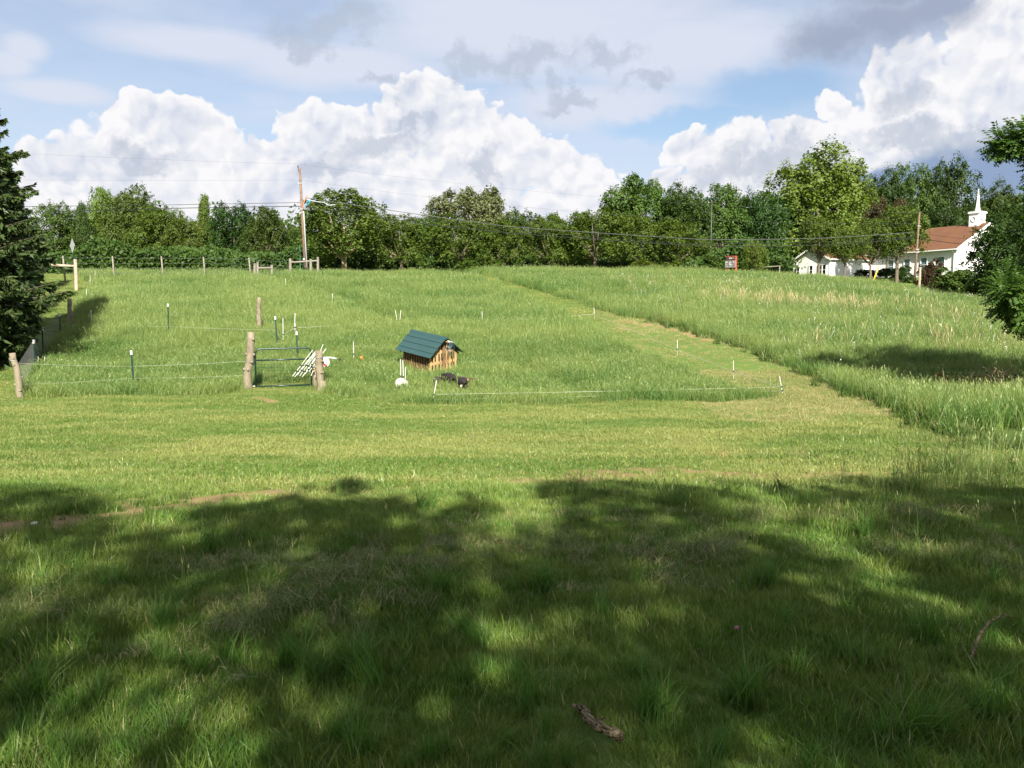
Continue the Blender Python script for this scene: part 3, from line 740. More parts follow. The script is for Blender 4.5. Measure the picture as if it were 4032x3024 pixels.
    L = gl([(3500, 1960), (3750, 1930), (4100, 1900)]); xs, ys = [], []
    for _ in range(110):
        k = rng.integers(0, len(L) - 1); f = rng.uniform(); xs.append(L[k][0] * (1 - f) + L[k + 1][0] * f + rng.normal(0, 0.3)); ys.append(L[k][1] * (1 - f) + L[k + 1][1] * f + rng.normal(0, 0.35))
    x, y = np.array(xs), np.array(ys); n = len(x); sc = rng.uniform(0.5, 1.0, n)
    scatter('tall_weeds', tm, np.stack([x, y, gz(x, y)], -1), rng.uniform(0, 6.28, n), tilts(n, 0.1), np.stack([sc, sc, sc], -1), idxs(n, 4))
    # white flower heads scattered through the right-hand meadow
    fl = MB(); fl.lathe([(0.001, 0.0), (0.016, 0.005), (0.020, 0.009), (0.012, 0.014), (0.001, 0.016)], 7)
    fl.tube([(0, 0, -0.35), (0.01, 0, -0.15), (0, 0, 0)], 0.003, 4)
    me = fl.mesh('flower_head', M_TRIM)
    x, y = fan(24, 70, 0.5); keep = in_poly(x, y, RIGHTF) & (vnoise(x, y, 0.18, 77) > 0.45) & (x > 8); x, y = x[keep], y[keep]; n = len(x); sc = rng.uniform(0.7, 1.4, n)
    scatter('white_wildflowers', [me], np.stack([x, y, gz(x, y) + rng.uniform(0.5, 0.75, n)], -1), rng.uniform(0, 6.28, n), tilts(n, 0.3), np.stack([sc, sc, sc], -1), np.zeros(n, int))
build_grass()

# ------------------------------------------------------------------ trees
def leaf_quads(P, Nrm, size, r, aspect=0.62):
    n = len(P)
    rv = r.normal(0, 1, (n, 3)); u = np.cross(Nrm, rv); u /= np.linalg.norm(u, axis=1, keepdims=True) + 1e-9; w = np.cross(Nrm, u)
    s = size * r.uniform(0.6, 1.35, n)[:, None]
    V = np.stack([P - u * s * 0.5, P + w * s * aspect * 0.5, P + u * s * 0.5, P - w * s * aspect * 0.5], 1)
    V[:, 1] += Nrm * s * 0.12; V[:, 3] += Nrm * s * 0.12
    return V

def lobes_for(kind, r):
    L = []
    def ell(n, zlo, zhi, rad, prof, rl):
        for i in range(n):
            t = (i + r.uniform(0.1, 0.9)) / n; z = zlo + (zhi - zlo) * t
            a = i * 2.399 + r.uniform(-0.5, 0.5); q = rad * prof(t) * np.sqrt(r.uniform(0.25, 1.0))
            L.append((q * math.cos(a), q * math.sin(a), z, rl * r.uniform(0.55, 1.35)))
    if kind == 'round': ell(26, 0.26, 0.88, 0.72, lambda t: math.sin(math.pi * (0.18 + 0.74 * t)) ** 0.7, 0.34)
    elif kind == 'tall': ell(30, 0.14, 0.88, 0.70, lambda t: math.sin(math.pi * (0.26 + 0.68 * t)) ** 0.6, 0.36)
    elif kind == 'airy': ell(30, 0.36, 0.92, 0.84, lambda t: math.sin(math.pi * (0.25 + 0.6 * t)) ** 0.6, 0.20)
    elif kind == 'church': ell(22, 0.54, 0.92, 0.76, lambda t: math.sin(math.pi * (0.22 + 0.70 * t)) ** 0.65, 0.27)
    elif kind == 'street': ell(26, 0.34, 0.90, 0.74, lambda t: math.sin(math.pi * (0.20 + 0.72 * t)) ** 0.65, 0.25)
    elif kind == 'tiered': ell(34, 0.22, 0.94, 0.86, lambda t: (1 - 0.72 * t) * (0.72 + 0.28 * math.sin(11 * t)), 0.23)
    elif kind == 'bush': ell(22, 0.15, 0.80, 0.72, lambda t: math.sqrt(max(0.02, 1 - t * t * 0.85)), 0.30)
    elif kind == 'cone': ell(34, 0.10, 0.95, 0.80, lambda t: 1.02 - 0.95 * t, 0.19)
    elif kind == 'shade': ell(44, 0.34, 0.93, 0.88, lambda t: math.sin(math.pi * (0.2 + 0.7 * t)) ** 0.6, 0.19)
    return L

VARIANT = {}
def tree_meshes(kind, seed, nleaf, leaf):
    """unit tree: height 1, crown radius 1"""
    key = (kind, seed)
    if key in VARIANT: return VARIANT[key]
    r = np.random.default_rng(seed * 101 + len(kind)); L = np.array(lobes_for(kind, r))
    wts = L[:, 3] ** 2; ns = max(60, nleaf // 42)
    sp = r.choice(len(L), ns, p=wts / wts.sum())
    d = r.normal(0, 1, (ns, 3)); d[:, 2] += 0.25; d /= np.linalg.norm(d, axis=1, keepdims=True)
    rad = L[sp, 3] * (1 - np.abs(r.normal(0, 0.16, ns))) * np.where(r.uniform(0, 1, ns) < 0.12, r.uniform(1.05, 1.4, ns), 1.0)
    off = d * rad[:, None]; off[:, 2] *= 0.42
    SP = L[sp, :3] + off                                   # sprays of leaves sit on the lobes
    w2 = r.uniform(0.4, 1.6, ns); pick = r.choice(ns, nleaf, p=w2 / w2.sum())
    sg = 0.056 * r.uniform(0.6, 1.5, ns)[pick]
    g = r.normal(0, 1, (nleaf, 3)) * sg[:, None] * np.array([1, 1, 0.30]); g[:, 2] -= 0.25 * (g[:, 0] ** 2 + g[:, 1] ** 2) / sg
    P = SP[pick] + g
    Nn = d[pick] * 0.7 + r.normal(0, 0.5, (nleaf, 3)) + np.array([0, 0, 0.55]); Nn /= np.linalg.norm(Nn, axis=1, keepdims=True)
    V = leaf_quads(P * np.array([1, 1, 2.2]), Nn, leaf, r); V[..., 2] /= 2.2       # leaves stay leaf-shaped once scaled up
    V = V.reshape(-1, 3)
    lt = r.uniform(0, 1, ns)[pick] * 0.5 + r.uniform(0, 1, nleaf) * 0.5
    T = np.repeat(np.stack([lt, lt, lt, np.ones(nleaf)], -1), 4, 0)
    crown = np_mesh(kind + '_crown', V, np.arange(nleaf * 4).reshape(-1, 4), mat=M_LEAF, attr={'tint': T})
    mb = MB(); fork = {'street': 0.24, 'airy': 0.40, 'round': 0.25, 'tall': 0.3, 'bush': 0.1, 'tiered': 0.3, 'cone': 0.8, 'shade': 0.35, 'church': 0.36}[kind]
    tr = {'bush': 0.03, 'shade': 0.016}.get(kind, 0.05)
    mb.tube([(0, 0, -0.05), (0.01, 0, fork * 0.4), (-0.01, 0.01, fork), (0.0, 0, min(0.9, fork + 0.35))], [tr * 1.35, tr, tr * 0.85, tr * 0.3], 8)
    for k in r.choice(len(L), min(10, len(L)), replace=False):
        e = Vector(L[k, :3]); s = Vector((0, 0, fork * r.uniform(0.75, 1.1))); m_ = s.lerp(e, 0.5) + Vector((0, 0, -0.03))
        mb.tube([s, m_, e], [tr * 0.55, tr * 0.38, tr * 0.12], 5)
    trunk = mb.mesh(kind + '_trunk', M_BARK, True)
    VARIANT[key] = (crown, trunk); return VARIANT[key]

def tree(name, base, height, radius, kind, seed, color, label, group=None, nleaf=15000, leaf=0.075, cat='tree', bark=None, rot=None):
    crown, trunk = tree_meshes(kind, seed, nleaf, leaf)
    e = empty(name, base, (0, 0, rot if rot is not None else random.uniform(0, 6.28)), label=label, cat=cat, group=group)
    t = link_mesh('trunk' if cat == 'tree' else 'stem', trunk, e, scale=(radius, radius, height))
    if bark: t.material_slots[0].link = 'OBJECT'; t.material_slots[0].material = bark
    c = link_mesh('crown' if cat == 'tree' else 'foliage', crown, e, scale=(radius, radius, height)); c.color = (*color, 1)
    return e

def tree_px(px, top, wpx, Y, *a, name='deciduous_tree', **kw):
    b = at(px, Y); h = at(px, Y, top).z - b.z; rad = wpx / 2 / F_PX * Y
    return tree(name, b, h, rad, *a, **kw)

OLIVE, MID, DEEP, FRESH, SILVER, YEL = (0.062, 0.104, 0.020), (0.050, 0.094, 0.020), (0.031, 0.068, 0.016), (0.070, 0.126, 0.026), (0.150, 0.172, 0.090), (0.085, 0.130, 0.026)
WOOD = 'trees of the wood behind the field'
ROW = 'young trees in a row along the road'
CH = 'small trees in front of the church'
back = [
    (240, 800, 260, 108, 'tall', 1, MID, 'mid green tree of the wood just right of the big spruce'),
    (330, 795, 130, 106, 'cone', 1, DEEP, 'small dark pointed tree between the spruce and the tall pale-topped tree'),
    (415, 728, 210, 112, 'tall', 2, YEL, 'tall tree with pale yellow-green top, left half of the woodland hump on the left'),
    (530, 738, 270, 110, 'round', 1, FRESH, 'wide fresh green tree, right half of the woodland hump on the left'),
    (640, 800, 260, 106, 'round', 2, MID, 'rounded olive-green tree stepping down from the woodland hump'),
    (740, 845, 220, 104, 'tall', 3, OLIVE, 'low olive tree filling the dip in the left treeline'),
    (812, 772, 150, 110, 'cone', 2, FRESH, 'light green pointed tree rising above the left treeline'),
    (925, 800, 240, 106, 'tall', 1, DEEP, 'dense dark green tree left of the utility pole'),
    (1050, 805, 240, 104, 'tall', 2, MID, 'green tree sloping down toward the utility pole from the left'),
    (1160, 885, 170, 106, 'round', 2, MID, 'low tree in the gap right behind the utility pole'),
    (1480, 830, 300, 112, 'tall', 3, MID, 'tree standing behind the first row tree right of the utility pole'),
    (1680, 860, 240, 112, 'round', 1, MID, 'low tree of the wood behind the second and third row trees'),
    (1860, 735, 380, 116, 'airy', 1, SILVER, 'pale silvery loose tree towering over the roadside row'),
    (2060, 830, 240, 112, 'tall', 1, DEEP, 'dark tree right of the pale silvery tree'),
    (2180, 838, 220, 114, 'cone', 1, MID, 'pointed tree on the low middle stretch of the treeline'),
    (2320, 845, 260, 114, 'round', 2, DEEP, 'dark tree left below the broad open-crowned oak'),
    (2510, 690, 350, 116, 'airy', 2, MID, 'broad open-crowned tree with sky showing through, middle of the treeline'),
    (2690, 730, 290, 112, 'round', 1, MID, 'rounded tree right of the open-crowned tree'),
    (2840, 712, 290, 114, 'tall', 2, MID, 'tall tree behind the floodlight pole'),
    (2970, 745, 260, 114, 'round', 2, DEEP, 'dark tree between the floodlight pole and the largest tree'),
    (3060, 800, 240, 124, 'tall', 3, DEEP, 'shaded tree at the left foot of the largest tree'),
    (3215, 600, 500, 122, 'round', 3, FRESH, 'largest tree of the picture, bright green tiers above the low church wing'),
    (3340, 660, 230, 124, 'tall', 1, FRESH, 'bright tree leaning against the right side of the largest tree'),
    (3460, 690, 260, 128, 'round', 1, DEEP, 'deep green tree left of the twin crowns behind the church'),
    (3570, 632, 260, 130, 'tall', 2, MID, 'left one of the twin tall crowns behind the church roof'),
    (3715, 628, 270, 130, 'tall', 1, DEEP, 'right one of the twin tall crowns, directly left of the steeple'),
    (3660, 800, 240, 126, 'round', 2, DEEP, 'dark tree right behind the church ridge'),
    (3490, 775, 190, 106, 'airy', 1, (0.075, 0.062, 0.040), 'thin brownish half-bare tree left of the church ridge'),
    (3890, 735, 300, 134, 'round', 1, MID, 'hazy green tree right of the steeple'),
    (4050, 720, 280, 134, 'tall', 3, MID, 'tree beyond the church at the right edge of the picture'),
]
for px, top, w_, Y, kind, sd, colr, lab in back:
    jt = random.uniform(0.72, 1.28); colr = (colr[0] * jt * random.uniform(0.85, 1.15), colr[1] * jt, colr[2] * jt * random.uniform(0.85, 1.3))
    tree_px(px, top, w_, Y, kind, sd, colr, lab, group=WOOD, nleaf=26000, leaf=0.052)
row = [
    (1357, 738, 430, 89, 'street', 1, OLIVE, 'largest roadside tree, with a forked pale trunk right of the utility pole'),
    (1583, 832, 270, 90, 'street', 2, OLIVE, 'second roadside tree right of the utility pole, slim straight trunk'),
    (1800, 842, 320, 90, 'street', 3, OLIVE, 'roadside tree in front of the pale silvery tree'),
    (1985, 862, 230, 91, 'street', 1, OLIVE, 'narrow roadside tree beside the pair of low round bushes'),
    (2165, 842, 250, 91, 'street', 2, OLIVE, 'roadside tree with reddish trunk left of the widest middle one'),
    (2343, 808, 340, 91, 'street', 3, OLIVE, 'wide roadside tree with leaning pale trunk in the middle of the treeline'),
    (2505, 835, 240, 92, 'street', 1, OLIVE, 'roadside tree directly below the open-crowned tree'),
    (2655, 850, 310, 92, 'street', 2, OLIVE, 'roadside tree with bent trunk left of the floodlight pole'),
    (2965, 945, 130, 92, 'street', 3, YEL, 'small yellow-green tree right of the red sign'),
]
for i, (px, top, w_, Y, kind, sd, colr, lab) in enumerate(row):
    tree_px(px, top, w_, Y, kind, sd, colr, lab, group=ROW, nleaf=15000, leaf=0.056, bark=M_BARK_PALE if i == 0 else None)
for px, top, w_, Y, sd, lab in [(3222, 855, 215, 90, 1, 'small forked tree in front of the church wing gable'), (3325, 905, 140, 90, 3, 'smallest church tree, before the sunlit white wing wall'),
                                (3425, 865, 195, 91, 2, 'small tree between the clipped hedges in front of the church'), (3530, 815, 270, 92, 3, 'tree just left of the right-hand utility pole')]:
    tree_px(px, top, w_, Y, 'church', sd, OLIVE, lab, group=CH, nleaf=16000, leaf=0.056)

def bush_px(px, top, wpx, Y, seed, color, label, name='bush', squash=1.0, group=None, kind='bush', leaf=0.11, nleaf=9000):
    b = at(px, Y); h = max(0.5, at(px, Y, top).z - b.z); rad = wpx / 2 / F_PX * Y
    crown, trunk = tree_meshes(kind, seed, nleaf, leaf)
    e = empty(name, b, (0, 0, random.uniform(0, 6)), label=label, cat='bush', group=group)
    link_mesh('stem', trunk, e, scale=(rad, rad, h)); c = link_mesh('foliage', crown, e, scale=(rad, rad, h * 1.05)); c.color = (*color, 1)
    return e
bush_px(1840, 1020, 130, 87, 1, FRESH, 'left one of two low bright green bushes by the road')
bush_px(1945, 1018, 110, 87, 2, FRESH, 'right one of two low bright green bushes by the road')
bush_px(2530, 1022, 160, 88, 3, YEL, 'low yellow-green bush under the open-crowned tree')
bush_px(2640, 1026, 120, 88, 1, YEL, 'low yellow-green bush at the foot of the bent-trunk tree')
bush_px(2805, 1000, 110, 89, 2, MID, 'rounded leafy bush left of the red sign')
bush_px(3660, 1022, 130, 86, 3, (0.045, 0.030, 0.020), 'brown-leaved bush right of the utility pole by the church')
bush_px(3410, 1058, 110, 97, 1, DEEP, 'left clipped dark hedge mound before the church', name='hedge')
bush_px(3490, 1054, 100, 97, 2, DEEP, 'right clipped dark hedge mound before the church', name='hedge')
bush_px(3550, 1045, 100, 93, 3, DEEP, 'dark shrub at the foot of the tree by the utility pole')
bush_px(3760, 1045, 200, 68, 1, MID, 'broad green bush below the church gable')
bush_px(3880, 1055, 200, 60, 2, FRESH, 'green bush right of the church bush at the field edge')
bush_px(3990, 1090, 200, 52, 3, MID, 'shaded bush at the right field edge under the dark tree')
tree_px(3955, 835, 350, 58, 'round', 1, (0.030, 0.066, 0.016), 'dark leafy tree covering the right half of the church gable', nleaf=26000, leaf=0.058)

# undergrowth along the wood's edge: one mass nobody could count
def undergrowth():
    r = np.random.default_rng(5); n = 90000
    px = r.uniform(150, 3080, n); Y = r.uniform(96, 104, n)
    X = (px - CX) / F_PX * Y * math.cos(PITCH) + r.normal(0, 1.0, n)
    top = 0.9 + 3.6 * vnoise(X, Y, 0.22, 91) ** 2 + 1.3 * vnoise(X, Y, 0.7, 92)
    Z = gz(X, Y) + top * r.uniform(0, 1, n) ** 0.7
    Nn = r.normal(0, 0.6, (n, 3)) + np.array([0, -0.6, 0.5]); Nn /= np.linalg.norm(Nn, axis=1, keepdims=True)
    V = leaf_quads(np.stack([X, Y, Z], -1), Nn, 0.40, r).reshape(-1, 3)
    tn = np.clip(vnoise(X, Z * 1.6, 0.55, 93) * 0.8 + r.uniform(-0.1, 0.3, n), 0, 1); T = np.repeat(np.stack([tn] * 3 + [np.ones(n)], -1), 4, 0)
    o = link_mesh('undergrowth', np_mesh('undergrowth', V, np.arange(n * 4).reshape(-1, 4), mat=M_LEAF, attr={'tint': T})); o.color = (0.038, 0.080, 0.018, 1)
    tagit(o, kind='stuff')
    # deeper wood closing the gaps between trunks
    n = 60000; px = r.uniform(-300, 4400, n); Y = r.uniform(136, 150, n); X = (px - CX) / F_PX * Y
    top = 4.5 + 7.0 * vnoise(X, Y, 0.11, 95) * vnoise(X, Y, 0.4, 96) * 1.6 + sstep(2500, 3000, px) * 5.0
    Z = gz(X, Y) + top * r.uniform(0, 1, n) ** 0.8
    Nn = r.normal(0, 0.6, (n, 3)) + np.array([0, -0.6, 0.5]); Nn /= np.linalg.norm(Nn, axis=1, keepdims=True)
    V = leaf_quads(np.stack([X, Y, Z], -1), Nn, 0.8, r).reshape(-1, 3)
    tn = np.clip(vnoise(X, Z * 1.6, 0.4, 94) * 0.8 + r.uniform(-0.1, 0.3, n), 0, 1); T = np.repeat(np.stack([tn] * 3 + [np.ones(n)], -1), 4, 0)
    o = link_mesh('far_wood', np_mesh('far_wood', V, np.arange(n * 4).reshape(-1, 4), mat=M_LEAF, attr={'tint': T})); o.color = (0.034, 0.070, 0.020, 1)
    tagit(o, kind='stuff')
undergrowth()

# spruces
def spruce(base, H, Rb, seed, label, color, nb=260):
    r = np.random.default_rng(seed); VV, TT = [], []
    tw_mb = MB()
    for i in range(nb):
        t = (i + r.uniform(0, 1)) / nb; z = H * (0.03 + 0.95 * t); a = i * 2.399 + r.normal(0, 0.3)
        L = Rb * (1 - t) ** 0.92 * (0.62 + 0.38 * min(1, t / 0.16)) * r.uniform(0.68, 1.03) + 0.12
        droop = 0.30 - 0.45 * t
        m = 7; q = np.linspace(0, 1, m)
        bx, by = np.cos(a) * L * q, np.sin(a) * L * q; bz = z - L * droop * q + L * 0.22 * q ** 3
        pts = np.stack([bx, by, bz], -1)
        tw_mb.tube([Vector(p) for p in pts[::2]], [0.028 * (1 - t) + 0.012, 0.02, 0.014, 0.006][:len(pts[::2])], 4, cap=False)
        k = int(60 + 130 * L / Rb)
        s = r.uniform(0.15, 1.0, k) ** 0.7; side = r.choice([-1, 1], k)
        c = np.stack([np.interp(s, q, pts[:, j]) for j in range(3)], -1)
        out = np.array([np.cos(a), np.sin(a), 0]); lat = np.array([-np.sin(a), np.cos(a), 0])
        d = out * r.uniform(0.3, 0.9, k)[:, None] + lat * (side * r.uniform(0.2, 0.9, k))[:, None] + np.array([0, 0, 1]) * r.uniform(-0.85, 0.15, k)[:, None]
        d /= np.linalg.norm(d, axis=1, keepdims=True)
        tl = (0.12 + 0.20 * L / Rb) * r.uniform(0.6, 1.2, k)
        rv = r.normal(0, 1, (k, 3))
        for rep in range(3):
            w = np.cross(d, rv if rep == 0 else r.normal(0, 1, (k, 3))); w /= np.linalg.norm(w, axis=1, keepdims=True)
            o_ = c + d * (tl * rep * 0.22)[:, None]; tt = tl * (1 - 0.18 * rep)
            wd = (0.034 + 0.016 * r.uniform(0, 1, k))
            dd = d + r.normal(0, 0.22, (k, 3)); 
            V = np.stack([o_, o_ + dd * (tt * 0.45)[:, None] + w * wd[:, None], o_ + dd * tt[:, None], o_ + dd * (tt * 0.45)[:, None] - w * wd[:, None]], 1)
            VV.append(V.reshape(-1, 3)); rr = r.uniform(0, 1, k); TT.append(np.repeat(np.stack([rr, rr, rr, np.ones(k)], -1), 4, 0))
    k = nb * 55; t = r.uniform(0, 0.93, k); a = r.uniform(0, 6.283, k); q = Rb * (1 - t) ** 0.92 * (0.62 + 0.38 * np.minimum(1, t / 0.16)) * np.sqrt(r.uniform(0.02, 0.62, k))
    c = np.stack([q * np.cos(a), q * np.sin(a), H * (0.03 + 0.95 * t) - 0.25 * q], -1); d = r.normal(0, 1, (k, 3)) + np.stack([np.cos(a), np.sin(a), -0.6 + 0 * a], -1); d /= np.linalg.norm(d, axis=1, keepdims=True)
    w = np.cross(d, r.normal(0, 1, (k, 3))); w /= np.linalg.norm(w, axis=1, keepdims=True); tl = r.uniform(0.25, 0.5, k)[:, None]
    V = np.stack([c, c + d * tl * 0.5 + w * 0.06, c + d * tl, c + d * tl * 0.5 - w * 0.06], 1); VV.append(V.reshape(-1, 3)); rr = r.uniform(0, 0.6, k); TT.append(np.repeat(np.stack([rr, rr, rr, np.ones(k)], -1), 4, 0))
    V = np.concatenate(VV); T = np.concatenate(TT)
    e = empty('spruce_tree', base, label=label, cat='tree', group='spruces beside the mown lane')
    mb = MB(); mb.tube([(0, 0, -0.1), (0, 0, H * 0.3), (0, 0, H * 0.97)], [0.26, 0.18, 0.02], 9); mb.build('trunk', M_BARK, e)
    tagit(tw_mb.build('branch', M_BARK, e), kind='stuff')
    c = link_mesh('needles', np_mesh('needles', V, np.arange(len(V)).reshape(-1, 4), mat=M_NEEDLE, attr={'tint': T}), e); c.color = (*color, 1); c['kind'] = 'stuff'
b = at(-210, 30.5); spruce(b, 16.7, 4.7, 3, 'big drooping spruce nearest the camera at the left edge', (0.036, 0.062, 0.022), 420)
b = at(-140, 42); spruce(b, 11.5, 3.3, 4, 'second spruce behind, its dark right flank overhanging the mown lane', (0.019, 0.040, 0.017), 360)
b = at(40, 60); spruce(b, 10, 3.0, 6, 'farthest spruce of the lane row, mostly hidden behind the two nearer ones', (0.018, 0.040, 0.016), 260)

# tree at the right with compound leaves, its shadow lying on the meadow
def walnut(base, H, label, color):
    r = np.random.default_rng(21); e = empty('leafy_tree', base, label=label, cat='tree')
    mb = MB(); mb.tube([(0, 0, -0.2), (0.05, 0, 1.5), (-0.1, 0.1, 3.5), (0, 0, 6), (0.2, 0, H * 0.9)], [0.24, 0.19, 0.16, 0.11, 0.03], 10)
    lobes = []
    for i in range(46):
        t = (i + 0.5) / 46; z = 2.2 + (H - 2.8) * t; a = i * 2.399; rad = 2.85 * math.sin(math.pi * (0.20 + 0.72 * t)) ** 0.7 * r.uniform(0.55, 1.0)
        lobes.append((rad * math.cos(a), rad * math.sin(a), z, r.uniform(0.55, 0.95)))
    lobes += [(-3.5, 0.4, 2.7, 0.42), (-3.9, -0.2, 3.0, 0.36), (-3.1, 0.2, 2.4, 0.42), (-2.9, 0.2, 4.6, 0.6), (-3.0, -0.3, 5.4, 0.55), (-2.8, 0.1, 6.1, 0.55), (-3.6, 0.0, 6.9, 0.36), (-3.95, 0.3, 6.8, 0.28), (-3.2, 0.3, 6.95, 0.4), (-3.4, 0.4, 3.3, 0.45)]
    for (x, y, z, q) in lobes:
        s = Vector((0, 0, max(1.2, z - 1.6))); ee = Vector((x, y, z)); mb.tube([s, s.lerp(ee, 0.5) + Vector((0, 0, 0.25)), ee], [0.05, 0.022, 0.006], 5, cap=False)
    mb.build('trunk', M_BARK, e, True)
    Lb = np.array(lobes); nl = 7000; pick = r.integers(0, len(Lb), nl)
    d = r.normal(0, 1, (nl, 3)); d /= np.linalg.norm(d, axis=1, keepdims=True); C = Lb[pick, :3] + d * (Lb[pick, 3] * r.uniform(0.35, 1.0, nl) ** 0.6)[:, None] * np.array([1, 1, 0.75])
    ax = d * 0.8 + r.normal(0, 0.35, (nl, 3)) + np.array([0, 0, -0.35]); ax /= np.linalg.norm(ax, axis=1, keepdims=True)
    sd = np.cross(ax, np.array([0, 0, 1.0])); sd /= np.linalg.norm(sd, axis=1, keepdims=True) + 1e-9; up = np.cross(sd, ax)
    VV, TT = [], []; tone = r.uniform(0, 1, nl); length = r.uniform(0.25, 0.42, nl)
    for k in range(5):
        for s in (-1, 1):
            o_ = C + ax * (length * (0.15 + 0.2 * k))[:, None]
            dr = sd * s * 0.85 + ax * 0.5 - up * 0.2; dr /= np.linalg.norm(dr, axis=1, keepdims=True)
            L = (0.13 * r.uniform(0.8, 1.2, nl))[:, None]; w = np.cross(dr, up) * 0.032
            V = np.stack([o_, o_ + dr * L * 0.45 + w, o_ + dr * L - up * 0.015, o_ + dr * L * 0.45 - w], 1)
            VV.append(V.reshape(-1, 3)); rr = np.clip(tone * 0.5 + r.uniform(0, 0.5, nl), 0, 1); TT.append(np.repeat(np.stack([rr, rr, rr, np.ones(nl)], -1), 4, 0))
    V = np.concatenate(VV)
    c = link_mesh('crown', np_mesh('walnut_crown', V, np.arange(len(V)).reshape(-1, 4), mat=M_LEAF, attr={'tint': np.concatenate(TT)}), e); c.color = (*color, 1); c['kind'] = 'stuff'
walnut(Vector((16.5, 21.5, float(gz(16.5, 21.5)))), 8.4, 'leafy tree with small divided leaves reaching in from the right edge', (0.050, 0.105, 0.024))

# trees behind the photographer: their shade lies on the lawn
SHADE = [(-8.2, -8.5, 9.2, 3.6, 1, 'leftmost'), (-4.6, -8.3, 9.9, 3.6, 2, 'second from left'), (-2.9, -9.6, 10.9, 3.4, 1, 'third from left'), (-1.2, -8.4, 11.5, 3.6, 3, 'fourth from left'), (0.5, -9.8, 12.7, 3.4, 2, 'middle one'),
         (2.4, -8.4, 12.2, 3.6, 1, 'fourth from right'), (5.7, -8.2, 12.2, 3.6, 2, 'third from right'), (9.2, -8.0, 12.6, 3.8, 3, 'second from right'), (7.4, -9.8, 13.4, 3.4, 1, 'tallest'), (4.0, -9.9, 13.2, 3.4, 3, 'second tallest'), (13.0, -7.4, 12.2, 4.0, 1, 'rightmost')]
for i, (x, y, h, rad, sd, which) in enumerate(SHADE):
    tree('shade_tree', Vector((x, y, float(gz(x, y)))), h, rad, 'shade', sd, MID, '%s of the tall trees behind the photographer that shade the lawn' % which, group='shade trees behind the photographer', nleaf=4300, leaf=0.056, rot=0.9 + 1.7 * i)

# ------------------------------------------------------------------ church
def window(parent, M, w, h, mat, mull_v=0, mull_h=1, depth=0.10):
    """framed window in the wall plane of matrix M (x along wall, z up, y outward)"""
    f = MB(); t = 0.09
    for sx in (-1, 1): f.box((sx * (w / 2 + t / 2), 0.03, 0), (t, depth, h + 2 * t), M)
    for sz in (-1, 1): f.box((0, 0.032, sz * (h / 2 + t / 2)), (w, depth + 0.004, t), M)
    wi = f.build('window', M_TRIM, parent)
    p = MB(); p.box((0, -0.005, 0), (w, 0.03, h), M); p.build('pane', mat, wi)
    g = MB()
    for i in range(mull_h): g.box((0, 0.03, h * ((i + 1) / (mull_h + 1) - 0.5)), (w, 0.04, 0.06), M)
    for i in range(mull_v): g.box((w * ((i + 1) / (mull_v + 1) - 0.5), 0.034, 0), (0.12, 0.05, h), M)
    g.build('sash_bar', M_TRIM, wi)

def gable_roof(parent, poly_l, name='roof'):
    pass

